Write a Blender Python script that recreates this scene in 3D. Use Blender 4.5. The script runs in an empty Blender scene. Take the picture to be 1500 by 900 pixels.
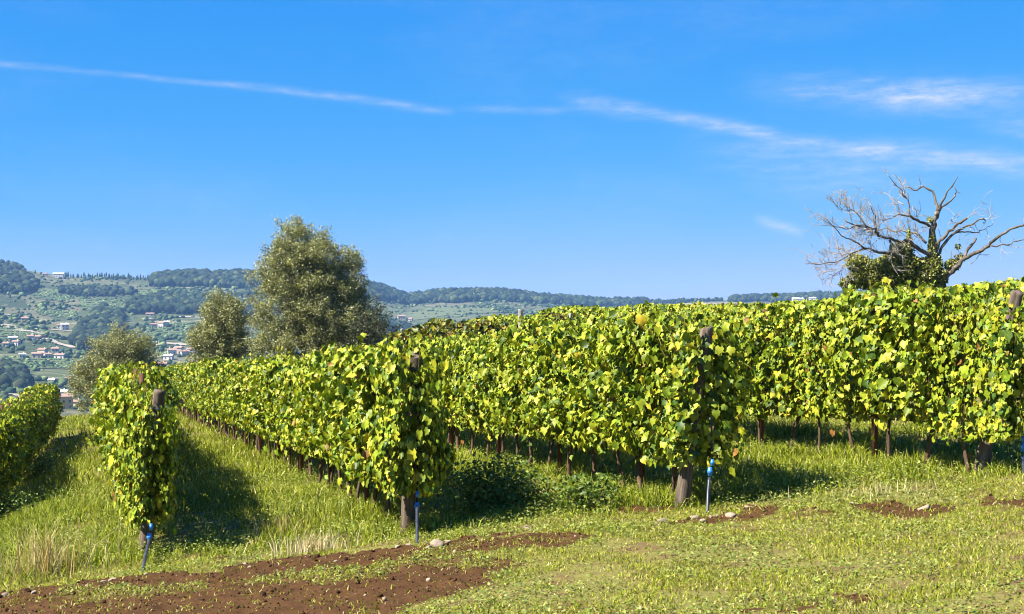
import bpy, math
import numpy as np
from mathutils import Vector, Matrix

# ------------------------------------------------------------------ camera, sky, sun, exposure
scene = bpy.context.scene
COL = scene.collection
F = 2083.0                      # focal length in photo pixels (50 mm on 36 mm, photo 1500 px wide)
cam_d = bpy.data.cameras.new('camera'); cam_d.lens = 50.0; cam_d.sensor_width = 36.0
cam_d.clip_start = 0.1; cam_d.clip_end = 30000.0
cam = bpy.data.objects.new('camera', cam_d); COL.objects.link(cam)
cam.location = (0, 0, 0); cam.rotation_euler = (math.radians(90), 0, 0)
scene.camera = cam

SUN_EL = math.radians(48.0)
SUN_AZ = (-0.91, -0.41)         # horizontal direction towards the sun
SKY_STRENGTH = 0.055
SUN_STRENGTH = 5.0
EXPOSURE = 1.6
_l = math.hypot(*SUN_AZ)
sx, sy = SUN_AZ[0] / _l, SUN_AZ[1] / _l
sun_vec = Vector((sx * math.cos(SUN_EL), sy * math.cos(SUN_EL), math.sin(SUN_EL)))

world = bpy.data.worlds.new('World'); scene.world = world; world.use_nodes = True
wn, wl = world.node_tree.nodes, world.node_tree.links
wn.clear()
w_out = wn.new('ShaderNodeOutputWorld'); w_bg = wn.new('ShaderNodeBackground')
w_bg.inputs['Strength'].default_value = SKY_STRENGTH
sky = wn.new('ShaderNodeTexSky'); sky.sky_type = 'NISHITA'; sky.sun_disc = False
sky.sun_elevation = SUN_EL; sky.sun_rotation = math.atan2(sx, sy)
sky.altitude = 0.0; sky.air_density = 0.8; sky.dust_density = 0.1; sky.ozone_density = 5.0
w_sr = wn.new('ShaderNodeSeparateColor'); wl.new(sky.outputs['Color'], w_sr.inputs[0])
wl.new(w_bg.outputs['Background'], w_out.inputs['Surface'])

def wmath(op, a, b=None, c=None, clamp=False):
    n = wn.new('ShaderNodeMath'); n.operation = op; n.use_clamp = clamp
    for i, v in enumerate((a, b, c)):
        if v is None: continue
        if isinstance(v, (int, float)): n.inputs[i].default_value = v
        else: wl.new(v, n.inputs[i])
    return n.outputs[0]
# the photograph's strong blue: one colour response for the whole sky
w_cr = wn.new('ShaderNodeCombineColor')
for _i, (_a, _p) in enumerate(((0.098, 1.85), (1.05, 0.63), (4.40, 0.15))):
    wl.new(wmath('MULTIPLY', wmath('POWER', w_sr.outputs[_i], _p), _a), w_cr.inputs[_i])
w_tc = wn.new('ShaderNodeTexCoord'); w_sep = wn.new('ShaderNodeSeparateXYZ')
wl.new(w_tc.outputs['Generated'], w_sep.inputs[0])
AZ = wmath('ARCTAN2', w_sep.outputs[0], w_sep.outputs[1])       # compass bearing of the sky direction
EL = wmath('ARCSINE', w_sep.outputs[2])                         # height above the horizon
w_cv = wn.new('ShaderNodeCombineXYZ'); wl.new(AZ, w_cv.inputs[0]); wl.new(EL, w_cv.inputs[1])
def wnoise(scale, detail=5.0, rough=0.6, stretch=(1, 1, 1), rot=0.0, off=(0, 0, 0)):
    m = wn.new('ShaderNodeMapping'); m.inputs['Scale'].default_value = stretch
    m.inputs['Rotation'].default_value = (0, 0, rot); m.inputs['Location'].default_value = off
    wl.new(w_cv.outputs[0], m.inputs['Vector'])
    n = wn.new('ShaderNodeTexNoise'); n.inputs['Scale'].default_value = scale
    n.inputs['Detail'].default_value = detail; n.inputs['Roughness'].default_value = rough
    wl.new(m.outputs[0], n.inputs['Vector']); return n.outputs['Fac']
N_wisp = wnoise(16, 6, 0.62, (1.0, 6.5, 1), 0.14)               # long fibres
N_fine = wnoise(60, 5, 0.65, (1.0, 3.0, 1), 0.16)
N_warp = wnoise(9, 3, 0.5)
def ang(px, py):                                                # bearing / height of a point of sky, radians
    u, v = (px - 750) / F, (450 - py) / F
    return math.atan(u), math.asin(v / math.sqrt(1 + u * u + v * v))
def streak(p0, p1, half, strength, fade0=0.15, fade1=0.15, warp=0.004, wisp=(0.42, 0.66)):
    """one drawn-out cirrus band between two bearings"""
    (a0, e0), (a1, e1) = ang(*p0), ang(*p1)
    L = math.hypot(a1 - a0, e1 - e0); dx, dy = (a1 - a0) / L, (e1 - e0) / L
    da = wmath('SUBTRACT', AZ, a0)
    de = wmath('SUBTRACT', EL, e0)
    t = wmath('DIVIDE', wmath('ADD', wmath('MULTIPLY', da, dx), wmath('MULTIPLY', de, dy)), L)
    c = wmath('SUBTRACT', wmath('MULTIPLY', de, dx), wmath('MULTIPLY', da, dy))
    c = wmath('ADD', c, wmath('MULTIPLY', wmath('SUBTRACT', N_warp, 0.5), warp))
    q = wmath('DIVIDE', c, half / F)
    g = wmath('POWER', 2.718, wmath('MULTIPLY', wmath('MULTIPLY', q, q), -1.0))
    f0 = wn.new('ShaderNodeMapRange'); f0.interpolation_type = 'SMOOTHSTEP'
    wl.new(t, f0.inputs[0]); f0.inputs[1].default_value = 0.0; f0.inputs[2].default_value = fade0
    f1 = wn.new('ShaderNodeMapRange'); f1.interpolation_type = 'SMOOTHSTEP'
    wl.new(t, f1.inputs[0]); f1.inputs[1].default_value = 1.0; f1.inputs[2].default_value = 1.0 - fade1
    w = wn.new('ShaderNodeMapRange'); wl.new(N_wisp, w.inputs[0])
    w.inputs[1].default_value = wisp[0]; w.inputs[2].default_value = wisp[1]
    w.inputs[3].default_value = 0.35
    m = wmath('MULTIPLY', wmath('MULTIPLY', f0.outputs[0], f1.outputs[0]), wmath('MULTIPLY', g, w.outputs[0]))
    return wmath('MULTIPLY', m, strength)
parts = [
    streak((-60, 85), (420, 132), 4.2, 0.52, 0.1, 0.3),
    streak((300, 118), (672, 164), 5.5, 0.70, 0.4, 0.06),
    streak((650, 160), (900, 160), 6, 0.36, 0.25, 0.4),
    streak((800, 140), (960, 168), 11, 0.62, 0.5, 0.35),
    streak((870, 150), (1190, 208), 8.5, 0.95, 0.25, 0.3),
    streak((1060, 196), (1330, 226), 9, 0.75, 0.3, 0.2),
    streak((1200, 216), (1640, 250), 17, 1.0, 0.3, 0.4),
    streak((1040, 122), (1560, 150), 24, 0.72, 0.45, 0.12),
    streak((1160, 134), (1510, 140), 14, 0.62, 0.5, 0.08),
    streak((1100, 318), (1184, 344), 7, 0.60, 0.3, 0.25, 0.001, (0.2, 0.5)),
    streak((1040, 252), (1420, 268), 30, 0.42, 0.4, 0.4),
    streak((960, 210), (1300, 244), 26, 0.30, 0.4, 0.3),
    streak((1420, 178), (1700, 215), 16, 0.4, 0.3, 0.3),
    streak((2300, 300), (1650, 160), 14, 0.6, 0.3, 0.3),
    streak((-1500, 120), (-300, 90), 14, 0.5, 0.3, 0.3),
]
tot = parts[0]
for p_ in parts[1:]:
    tot = wmath('ADD', tot, p_)
thin = wn.new('ShaderNodeMapRange'); wl.new(wnoise(3.2, 7, 0.6, (1, 3.2, 1), 0.12, (3, 1, 0)), thin.inputs[0])
thin.inputs[1].default_value = 0.5; thin.inputs[2].default_value = 0.85; thin.inputs[4].default_value = 0.22
tot = wmath('ADD', tot, thin.outputs[0])
fine = wn.new('ShaderNodeMapRange'); wl.new(N_fine, fine.inputs[0])
fine.inputs[1].default_value = 0.28; fine.inputs[2].default_value = 0.75; fine.inputs[3].default_value = 0.22; fine.inputs[4].default_value = 0.95
tot = wmath('MULTIPLY', tot, fine.outputs[0], clamp=True)
w_mix = wn.new('ShaderNodeMix'); w_mix.data_type = 'RGBA'
wl.new(tot, w_mix.inputs['Factor']); wl.new(w_cr.outputs['Color'], w_mix.inputs['A'])
w_mix.inputs['B'].default_value = (4.6, 5.0, 5.7, 1)
wl.new(w_mix.outputs['Result'], w_bg.inputs['Color'])

sun_d = bpy.data.lights.new('sun', 'SUN'); sun_d.energy = SUN_STRENGTH; sun_d.angle = math.radians(0.5)
sun_d.color = (1.0, 0.945, 0.84)
sun = bpy.data.objects.new('sun', sun_d); COL.objects.link(sun)
sun.rotation_euler = sun_vec.to_track_quat('Z', 'Y').to_euler()

vs = scene.view_settings
vs.view_transform = 'Standard'; vs.look = 'None'; vs.gamma = 1.0; vs.exposure = EXPOSURE
vs.use_curve_mapping = False
cy = scene.cycles
cy.max_bounces = 6; cy.diffuse_bounces = 3; cy.glossy_bounces = 2; cy.transmission_bounces = 4
cy.pixel_filter_type = 'BLACKMAN_HARRIS'; cy.filter_width = 1.05; cy.volume_bounces = 0; cy.transparent_max_bounces = 8
try:
    cy.use_denoising = True; cy.denoiser = 'OPENIMAGEDENOISE'
    cy.denoising_input_passes = 'RGB_ALBEDO_NORMAL'; cy.denoising_prefilter = 'ACCURATE'
except Exception:
    pass

# ------------------------------------------------------------------ numpy helpers
rng = np.random.default_rng(11)
def _hash(ix, iy, seed):
    h = (ix.astype(np.int64) * 374761393 + iy.astype(np.int64) * 668265263 + seed * 974634777) & 0x7fffffff
    h = ((h ^ (h >> 13)) * 1274126177) & 0x7fffffff
    return ((h ^ (h >> 16)) & 0xffff) / 65535.0
def vnoise(x, y, seed=0):
    x = np.asarray(x, float); y = np.asarray(y, float)
    ix, iy = np.floor(x), np.floor(y); fx, fy = x - ix, y - iy
    fx = fx * fx * (3 - 2 * fx); fy = fy * fy * (3 - 2 * fy)
    a = _hash(ix, iy, seed); b = _hash(ix + 1, iy, seed); c = _hash(ix, iy + 1, seed); d = _hash(ix + 1, iy + 1, seed)
    return (a + (b - a) * fx) * (1 - fy) + (c + (d - c) * fx) * fy
def fbm(x, y, seed=0, o=4):
    s = 0.0; a = 0.5; t = 0.0
    for i in range(o):
        s = s + a * vnoise(np.asarray(x) * 2 ** i + 17.3 * i, np.asarray(y) * 2 ** i + 5.1 * i, seed + i); t += a; a *= 0.5
    return s / t
def sstep(a, b, v):
    t = np.clip((np.asarray(v, float) - a) / (b - a), 0, 1); return t * t * (3 - 2 * t)
def inpoly(x, y, poly):
    x = np.asarray(x); y = np.asarray(y); r = np.zeros(x.shape, bool)
    n = len(poly)
    for i in range(n):
        x0, y0 = poly[i]; x1, y1 = poly[(i + 1) % n]
        if y0 == y1: continue
        c = ((y0 > y) != (y1 > y)) & (x < (x1 - x0) * (y - y0) / (y1 - y0) + x0)
        r ^= c
    return r

# ------------------------------------------------------------------ terrain height
PX_N = np.array([-900, -300, 0, 50, 100, 220, 300, 370, 470, 550, 600, 650, 730, 800, 870, 940, 1000, 1070, 1150, 1240, 1500, 2400], float)
RZ_N = np.array([70, 72, 63, 55, 47, 44, 50, 50, 40, 33, 16, 23, 24, 15, 9, 7, 11, 13, 16, 22, 30, 40], float)
RD_N = np.array([2300, 2300, 2300, 2300, 2300, 2300, 2330, 2350, 2400, 2450, 2500, 2520, 2540, 2560, 2600, 2620, 2650, 2650, 2680, 2700, 2700, 2700], float)
TT = np.array([0, .28, .45, .655, .9, 1.0, 1.12, 1.6, 3], float)
GG = np.array([0, .154, .315, .546, .86, 1.0, .98, .5, .1], float)
def pxr(x, y):
    az = np.arctan2(x, y); az = np.clip(az, -0.86, 0.86)
    return 750 + F * np.tan(az)
def plane(x, y):
    xc = np.clip(x, -45, 45); yc = np.clip(y, -45, 82)
    z = -2.08 + 0.10 * xc - 0.020 * yc
    s = 0.9616 * x + 0.2746 * y
    z = z - 0.42 * sstep(-0.6, -2.3, s) * sstep(56, 30, y) * sstep(10, 22, y)       # lower terrace by the edge row
    z = z + 0.95 * np.exp(-((x - 1.5) / 7.5) ** 2 - ((y - 62) / 9.0) ** 2)        # gentle rise behind the rows
    return z
def Hbase(x, y):
    x = np.asarray(x, float); y = np.asarray(y, float)
    r = np.hypot(x, y)
    px = pxr(x, y)
    zr = np.interp(px, PX_N, RZ_N); dr = np.interp(px, PX_N, RD_N)
    far = -62 + np.interp((r - 850) / (dr - 850), TT, GG) * (zr + 62)
    far = far + (fbm(x / 260, y / 260, 5, 4) - 0.5) * 16 * sstep(600, 1200, r) * sstep(2500, 1900, r)
    k = sstep(70, 520, r)
    k = np.where(r > 78, k, 0.0) + 0
    drop = sstep(76, 470, r)
    p = plane(x, y)
    return p * (1 - drop) + far * drop
def Hnear(x, y):
    """bumps of the ground near the camera, without tilled clods"""
    r = np.hypot(x, y)
    w = sstep(90, 40, r)
    return ((fbm(x / 2.3, y / 2.3, 3, 3) - 0.5) * 0.16 + (fbm(x / 0.5, y / 0.5, 8, 2) - 0.5) * 0.035) * w
def H0(x, y):
    return Hbase(x, y) + Hnear(x, y)
def unproject(px, py, dmin=8.0, dmax=4200.0):
    u = (px - 750) / F; v = (450 - py) / F
    d = np.geomspace(dmin, dmax, 5000)
    g = Hbase(u * d, d) - v * d
    i = np.nonzero(g > 0)[0]
    i = i[0] if len(i) else len(d) - 1
    dd = d[i]
    return np.array([u * dd, dd, float(Hbase(np.array([u * dd]), np.array([dd]))[0])])
def wpoly(pts):
    return [tuple(unproject(px, py)[:2]) for px, py in pts]

# tilled soil and bare spots (ground coordinates)
SOIL = [wpoly(p) for p in (
    [(-60, 870), (0, 866), (120, 854), (205, 848), (300, 834), (400, 820), (480, 813), (560, 807), (600, 799), (690, 793), (760, 787), (860, 786),
     (872, 796), (800, 812), (720, 818), (690, 834), (730, 850), (716, 862), (640, 876), (600, 890), (560, 915), (400, 960), (-100, 960)],
    [(955, 770), (985, 757), (1060, 749), (1112, 738), (1118, 748), (1080, 761), (1010, 769)],
    [(1250, 740), (1290, 728), (1350, 729), (1380, 740), (1340, 751), (1290, 749)],
    [(1415, 737), (1440, 725), (1530, 726), (1530, 743), (1450, 744)],
    [(1200, 888), (1255, 876), (1300, 884), (1250, 896)],
    [(395, 768), (420, 755), (436, 768), (425, 785), (402, 782)],
)]
SOILGREEN = [wpoly(p) for p in (
    [(350, 852), (400, 839), (470, 833), (560, 828), (640, 814), (700, 821), (675, 838), (600, 843), (520, 849), (440, 854)],
    [(60, 872), (150, 858), (290, 852), (300, 862), (200, 874), (90, 884)],
)]
TALL_LINE = np.array([unproject(px, py)[:2] for px, py in ((-400, 872), (0, 858), (200, 838), (450, 808), (600, 789), (760, 776), (960, 757), (1040, 750), (1250, 722), (1500, 704), (1800, 690))])
def soil_mask(x, y):
    x = np.asarray(x, float); y = np.asarray(y, float)
    wx = x + (fbm(x / 0.45, y / 0.45, 31, 5) - 0.5) * 1.1; wy = y + (fbm(x / 0.45, y / 0.45, 41, 5) - 0.5) * 1.1
    m = np.zeros(x.shape)
    for p in SOIL: m = np.maximum(m, inpoly(wx, wy, p))
    bare = (fbm(x / 1.5, y / .75, 131, 4) + .10 * (fbm(x / .12, y / .12, 133, 2) - .5) > .735) & (y < np.interp(x, TALL_LINE[:, 0], TALL_LINE[:, 1]) + 1.0) & (y > 6)
    m = np.maximum(m, bare)
    g = np.zeros(x.shape)
    for p in SOILGREEN: g = np.maximum(g, inpoly(wx, wy, p))
    return m, g
def tall_mask(x, y):
    yl = np.interp(x, TALL_LINE[:, 0], TALL_LINE[:, 1])
    return sstep(-0.1, 0.9, y - yl + (fbm(x / 0.5, y / 0.5, 77, 2) - 0.5) * 0.7)
def H(x, y):
    x = np.asarray(x, float); y = np.asarray(y, float)
    z = H0(x, y)
    m, g = soil_mask(x, y)
    near = (y > 6) & (y < 24)
    clod = (fbm(x / 0.16, y / 0.16, 91, 3) - 0.42) * 0.06 + (fbm(x / 0.05, y / 0.05, 95, 2) - 0.5) * 0.03
    return z + np.where(near, m * (clod + 0.01), 0.0)
def Hs(x, y): return float(H(np.array([x]), np.array([y]))[0])

# ------------------------------------------------------------------ material helpers
MATS = {}
def new_mat(name):
    m = bpy.data.materials.new(name); m.use_nodes = True
    n, l = m.node_tree.nodes, m.node_tree.links; n.clear()
    out = n.new('ShaderNodeOutputMaterial')
    MATS[name] = m
    return m, n, l, out
def principled(n, rough=0.8, spec=0.3):
    p = n.new('ShaderNodeBsdfPrincipled'); p.inputs['Roughness'].default_value = rough
    p.inputs['Specular IOR Level'].default_value = spec; return p
def leaf_mat(name, rough=0.45, spec=0.35, trans=0.35, source='attr', ramp=None, tint=(1.0, 1.05, 0.55)):
    m, n, l, out = new_mat(name)
    if source == 'attr':
        a = n.new('ShaderNodeAttribute'); a.attribute_name = 'tone'; c = a.outputs['Color']
    else:
        oi = n.new('ShaderNodeObjectInfo'); r = n.new('ShaderNodeValToRGB'); l.new(oi.outputs['Random'], r.inputs[0])
        r.color_ramp.interpolation = 'LINEAR'
        els = r.color_ramp.elements
        while len(els) < len(ramp): els.new(0.5)
        for e, (p, col) in zip(els, ramp): e.position = p; e.color = (*col, 1)
        c = r.outputs[0]
    tc = n.new('ShaderNodeTexCoord'); nz = n.new('ShaderNodeTexNoise'); nz.inputs['Scale'].default_value = 22
    nz.inputs['Detail'].default_value = 3; l.new(tc.outputs['Object'], nz.inputs['Vector'])
    mr = n.new('ShaderNodeMapRange'); l.new(nz.outputs['Fac'], mr.inputs[0]); mr.inputs[1].default_value = 0.3; mr.inputs[2].default_value = 0.7
    mr.inputs[3].default_value = 0.72; mr.inputs[4].default_value = 1.22
    mx = n.new('ShaderNodeMix'); mx.data_type = 'RGBA'; mx.blend_type = 'MULTIPLY'; mx.inputs['Factor'].default_value = 1
    l.new(c, mx.inputs['A']); l.new(mr.outputs[0], mx.inputs['B']); c = mx.outputs['Result']
    p = principled(n, rough, spec); l.new(c, p.inputs['Base Color'])
    t = n.new('ShaderNodeBsdfTranslucent')
    mt = n.new('ShaderNodeMix'); mt.data_type = 'RGBA'; mt.blend_type = 'MULTIPLY'; mt.inputs['Factor'].default_value = 1
    l.new(c, mt.inputs['A']); mt.inputs['B'].default_value = (*tint, 1); l.new(mt.outputs['Result'], t.inputs['Color'])
    ms = n.new('ShaderNodeMixShader'); ms.inputs[0].default_value = trans
    l.new(p.outputs[0], ms.inputs[1]); l.new(t.outputs[0], ms.inputs[2]); l.new(ms.outputs[0], out.inputs['Surface'])
    return m
def noisy_mat(name, c0, c1, scale=6, rough=0.85, stretch=(1, 1, 1), bump=0.0, spec=0.2, c2=None, coord='Object', detail=6):
    m, n, l, out = new_mat(name)
    tc = n.new('ShaderNodeTexCoord'); mp = n.new('ShaderNodeMapping'); mp.inputs['Scale'].default_value = stretch
    l.new(tc.outputs[coord], mp.inputs['Vector'])
    nz = n.new('ShaderNodeTexNoise'); nz.inputs['Scale'].default_value = scale; nz.inputs['Detail'].default_value = detail
    nz.inputs['Roughness'].default_value = 0.65; l.new(mp.outputs[0], nz.inputs['Vector'])
    r = n.new('ShaderNodeValToRGB'); l.new(nz.outputs['Fac'], r.inputs[0])
    r.color_ramp.elements[0].position = 0.32; r.color_ramp.elements[0].color = (*c0, 1)
    r.color_ramp.elements[1].position = 0.68; r.color_ramp.elements[1].color = (*c1, 1)
    if c2:
        e = r.color_ramp.elements.new(0.8); e.color = (*c2, 1)
    p = principled(n, rough, spec); l.new(r.outputs[0], p.inputs['Base Color'])
    if bump:
        b = n.new('ShaderNodeBump'); b.inputs['Strength'].default_value = bump; b.inputs['Distance'].default_value = 0.02
        l.new(nz.outputs['Fac'], b.inputs['Height']); l.new(b.outputs[0], p.inputs['Normal'])
    l.new(p.outputs[0], out.inputs['Surface'])
    return m

M_vine = leaf_mat('vine_leaves', 0.45, 0.20, 0.17)
LEAF_RAMP = [(0.0, (.070, .110, .009)), (0.25, (.145, .190, .011)), (0.6, (.238, .268, .015)), (0.93, (.350, .365, .030)), (1.0, (.43, .38, .04))]
M_leaf1 = leaf_mat('vine_leaf_single', 0.45, 0.20, 0.17, 'object', LEAF_RAMP)
M_grass = leaf_mat('grass_blades', 0.5, 0.15, 0.28, tint=(1, 1, .6))
M_olive = leaf_mat('olive_leaves', 0.5, 0.4, 0.22, tint=(1, 1, .7))
M_ivy = leaf_mat('ivy_leaves', 0.4, 0.4, 0.22)
M_weed = leaf_mat('weed_leaves', 0.5, 0.3, 0.3)
M_farleaf = leaf_mat('far_tree_leaves', 0.8, 0.1, 0.0)
M_bark = noisy_mat('vine_bark', (.045, .026, .015), (.17, .11, .065), 26, 0.95, (1, 1, .18), 0.8)
M_post = noisy_mat('weathered_post_wood', (.038, .027, .019), (.19, .145, .105), 22, 0.9, (1, 1, .10), 0.9)
M_stake = noisy_mat('rust_brown_stake', (.055, .024, .013), (.13, .062, .034), 18, 0.85, (1, 1, .2), 0.4)
M_greypost = noisy_mat('pale_grey_post_wood', (.22, .19, .16), (.42, .38, .33), 16, 0.9, (1, 1, .12), 0.5)
M_dead = noisy_mat('dead_branch_bark', (.035, .028, .022), (.19, .158, .125), 7, 0.95, (1, 1, .6), 0.7)
M_twig = noisy_mat('pale_dead_twig_bark', (.22, .19, .165), (.40, .355, .31), 5, 0.9)
M_olivebark = noisy_mat('olive_bark', (.06, .05, .04), (.20, .17, .13), 9, 0.95, (1, 1, .3), 0.6)
M_wire = noisy_mat('galvanised_wire', (.20, .20, .20), (.34, .33, .32), 40, 0.45, spec=0.6)
M_hose = noisy_mat('black_irrigation_hose', (.012, .012, .014), (.03, .03, .034), 20, 0.5, spec=0.4)
M_riser = noisy_mat('dark_blue_grey_pipe', (.016, .020, .035), (.05, .055, .075), 10, 0.4, spec=0.5)
M_blue = noisy_mat('bright_blue_plastic', (.018, .15, .44), (.035, .22, .56), 12, 0.35, spec=0.5)
M_stone = noisy_mat('pale_limestone', (.20, .145, .095), (.42, .33, .24), 9, 0.95, bump=0.6)
M_clod = leaf_mat('soil_crumbs', 0.95, 0.05, 0.0)
M_cut = noisy_mat('fresh_cut_wood', (.26, .17, .07), (.36, .25, .11), 8, 0.9)

# ground material
def ground_material():
    m, n, l, out = new_mat('earth_and_fields')
    geo = n.new('ShaderNodeNewGeometry')
    sep = n.new('ShaderNodeSeparateXYZ'); l.new(geo.outputs['Position'], sep.inputs[0])
    def noise(scale, detail=6, rough=0.6, vec=None):
        z = n.new('ShaderNodeTexNoise'); z.inputs['Scale'].default_value = scale; z.inputs['Detail'].default_value = detail
        z.inputs['Roughness'].default_value = rough; l.new(vec or geo.outputs['Position'], z.inputs['Vector']); return z.outputs['Fac']
    def ramp(fac, els):
        r = n.new('ShaderNodeValToRGB'); l.new(fac, r.inputs[0]); e = r.color_ramp.elements
        while len(e) < len(els): e.new(0.5)
        for q, (p, c) in zip(e, els): q.position = p; q.color = (*c, 1)
        return r.outputs[0]
    def mix(f, a, b, mode='MIX'):
        x = n.new('ShaderNodeMix'); x.data_type = 'RGBA'; x.blend_type = mode
        if isinstance(f, float): x.inputs['Factor'].default_value = f
        else: l.new(f, x.inputs['Factor'])
        for s, v in (('A', a), ('B', b)):
            if isinstance(v, tuple): x.inputs[s].default_value = (*v, 1)
            else: l.new(v, x.inputs[s])
        return x.outputs['Result']
    at = n.new('ShaderNodeAttribute'); at.attribute_name = 'cover'          # r: tilled soil, g: far land
    asep = n.new('ShaderNodeSeparateColor'); l.new(at.outputs['Color'], asep.inputs[0])
    n1 = noise(3.0, 8, 0.65); n2 = noise(28, 6, 0.7); n3 = noise(110, 3, 0.6)
    soil = ramp(n2, [(0.25, (.023, .0100, .0035)), (0.5, (.058, .0275, .0100)), (0.72, (.092, .045, .0170)), (0.85, (.16, .094, .044))])
    soil = mix(0.55, soil, ramp(n1, [(0.35, (.043, .0200, .0070)), (0.65, (.084, .041, .0155))]))
    speck = ramp(n3, [(0.66, (0, 0, 0)), (0.74, (1, 1, 1))])
    soil = mix(speck, soil, (.34, .22, .14))
    turf = ramp(n2, [(0.3, (.08, .075, .018)), (0.6, (.18, .16, .045)), (0.8, (.28, .22, .09))])
    turf = mix(ramp(n1, [(0.5, (0, 0, 0)), (0.66, (1, 1, 1))]), turf, (.125, .072, .038))
    near = mix(asep.outputs[0], turf, soil)
    # far land: plots of vineyard, orchard, meadow and bare soil, with terrace lines along the contours
    mp = n.new('ShaderNodeMapping'); mp.inputs['Scale'].default_value = (1 / 85, 1 / 150, 0.0)
    warp = n.new('ShaderNodeVectorMath'); warp.operation = 'MULTIPLY_ADD'
    nzv = n.new('ShaderNodeTexNoise'); nzv.inputs['Scale'].default_value = 0.012; l.new(geo.outputs['Position'], nzv.inputs['Vector'])
    l.new(nzv.outputs['Color'], warp.inputs[0]); warp.inputs[1].default_value = (70, 70, 0); l.new(geo.outputs['Position'], warp.inputs[2])
    l.new(warp.outputs[0], mp.inputs['Vector'])
    vo = n.new('ShaderNodeTexVoronoi'); vo.inputs['Scale'].default_value = 1.0; l.new(mp.outputs[0], vo.inputs['Vector'])
    vs_ = n.new('ShaderNodeSeparateColor'); l.new(vo.outputs['Color'], vs_.inputs[0])
    plot = ramp(vs_.outputs[0], [(0.0, (.040, .052, .022)), (0.3, (.055, .068, .027)), (0.52, (.072, .086, .034)), (0.7, (.095, .105, .043)), (0.84, (.105, .108, .050)), (0.95, (.115, .105, .056))])
    zc = n.new('ShaderNodeMath'); zc.operation = 'MULTIPLY_ADD'; l.new(noise(0.006, 3), zc.inputs[0]); zc.inputs[1].default_value = 34.0; l.new(sep.outputs[2], zc.inputs[2])
    zs = n.new('ShaderNodeMath'); zs.operation = 'MULTIPLY'; l.new(zc.outputs[0], zs.inputs[0]); zs.inputs[1].default_value = 1.55
    si = n.new('ShaderNodeMath'); si.operation = 'SINE'; l.new(zs.outputs[0], si.inputs[0])
    line = ramp(si.outputs[0], [(0.45, (0, 0, 0)), (0.9, (1, 1, 1))])
    lm = mix(vs_.outputs[1], (0, 0, 0), line)
    far = mix(lm, plot, (.040, .060, .022))
    wallz = n.new('ShaderNodeMath'); wallz.operation = 'SINE'; zs2 = n.new('ShaderNodeMath'); zs2.operation = 'ADD'; l.new(zs.outputs[0], zs2.inputs[0]); zs2.inputs[1].default_value = 1.9; l.new(zs2.outputs[0], wallz.inputs[0])
    pale = ramp(wallz.outputs[0], [(0.80, (0, 0, 0)), (0.97, (1, 1, 1))])
    far = mix(mix(ramp(noise(0.011, 4), [(0.42, (0, 0, 0)), (0.6, (1, 1, 1))]), (0, 0, 0), pale), far, (.20, .185, .115))
    far = mix(ramp(noise(0.05, 5, 0.7), [(0.5, (0, 0, 0)), (0.68, (1, 1, 1))]), far, (.045, .065, .024))
    col = mix(asep.outputs[1], near, far)
    p = principled(n, 0.95, 0.08); l.new(col, p.inputs['Base Color'])
    b = n.new('ShaderNodeBump'); b.inputs['Strength'].default_value = 0.6; b.inputs['Distance'].default_value = 0.015
    l.new(noise(45, 6, 0.7), b.inputs['Height']); l.new(b.outputs[0], p.inputs['Normal'])
    l.new(p.outputs[0], out.inputs['Surface'])
    return m
M_ground = ground_material()

# ------------------------------------------------------------------ mesh helpers
def make_mesh(name, V, T, mat, tone=None, smooth=False, attr='tone'):
    """V (n,3), T (m,3) triangles or list of polygons; tone (n,3) point colours"""
    me = bpy.data.meshes.new(name)
    V = np.ascontiguousarray(V, np.float32)
    if isinstance(T, np.ndarray):
        k = T.shape[1]
        me.vertices.add(len(V)); me.vertices.foreach_set('co', V.ravel())
        me.loops.add(T.size); me.loops.foreach_set('vertex_index', np.ascontiguousarray(T, np.int32).ravel())
        me.polygons.add(len(T)); me.polygons.foreach_set('loop_start', np.arange(0, T.size, k, dtype=np.int32))
        me.update(calc_edges=True)
    else:
        me.from_pydata(V.tolist(), [], T); me.update()
    if tone is not None:
        a = me.color_attributes.new(attr, 'FLOAT_COLOR', 'POINT')
        c = np.ones((len(V), 4), np.float32); c[:, :3] = tone
        a.data.foreach_set('color', c.ravel())
    if smooth:
        me.polygons.foreach_set('use_smooth', np.ones(len(me.polygons), bool))
    if mat: me.materials.append(mat)
    return me
def link(name, me, parent=None, loc=None, label=None, cat=None, group=None, kind=None):
    o = bpy.data.objects.new(name, me); COL.objects.link(o)
    if parent: o.parent = parent
    if loc is not None: o.location = loc
    tag(o, label, cat, group, kind); return o
def tag(o, label=None, cat=None, group=None, kind=None):
    if label: o['label'] = label
    if cat: o['category'] = cat
    if group: o['group'] = group
    if kind: o['kind'] = kind
def empty(name, loc, rz=0.0, label=None, cat=None, group=None):
    o = bpy.data.objects.new(name, None); COL.objects.link(o); o.location = loc; o.rotation_euler = (0, 0, rz)
    o.empty_display_size = 0.2
    tag(o, label, cat, group); return o
def norm(a): return a / np.maximum(np.linalg.norm(a, axis=-1, keepdims=True), 1e-9)
def batch(bv, bf, pos, nrm, tip, size, tone=None):
    """copies of a small base shape: base x across, y towards the tip, z the normal"""
    N = len(pos); k = len(bv)
    z = norm(nrm); x = norm(np.cross(tip, z)); y = np.cross(z, x)
    size = np.asarray(size, float)
    if size.ndim == 1: size = size[:, None].repeat(3, 1)
    b = bv[None] * size[:, None, :]
    V = b[..., 0:1] * x[:, None] + b[..., 1:2] * y[:, None] + b[..., 2:3] * z[:, None] + pos[:, None]
    T = (bf[None] + (np.arange(N) * k)[:, None, None]).reshape(-1, bf.shape[1])
    tn = None if tone is None else np.repeat(tone, k, axis=0)
    return V.reshape(-1, 3), T, tn
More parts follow.
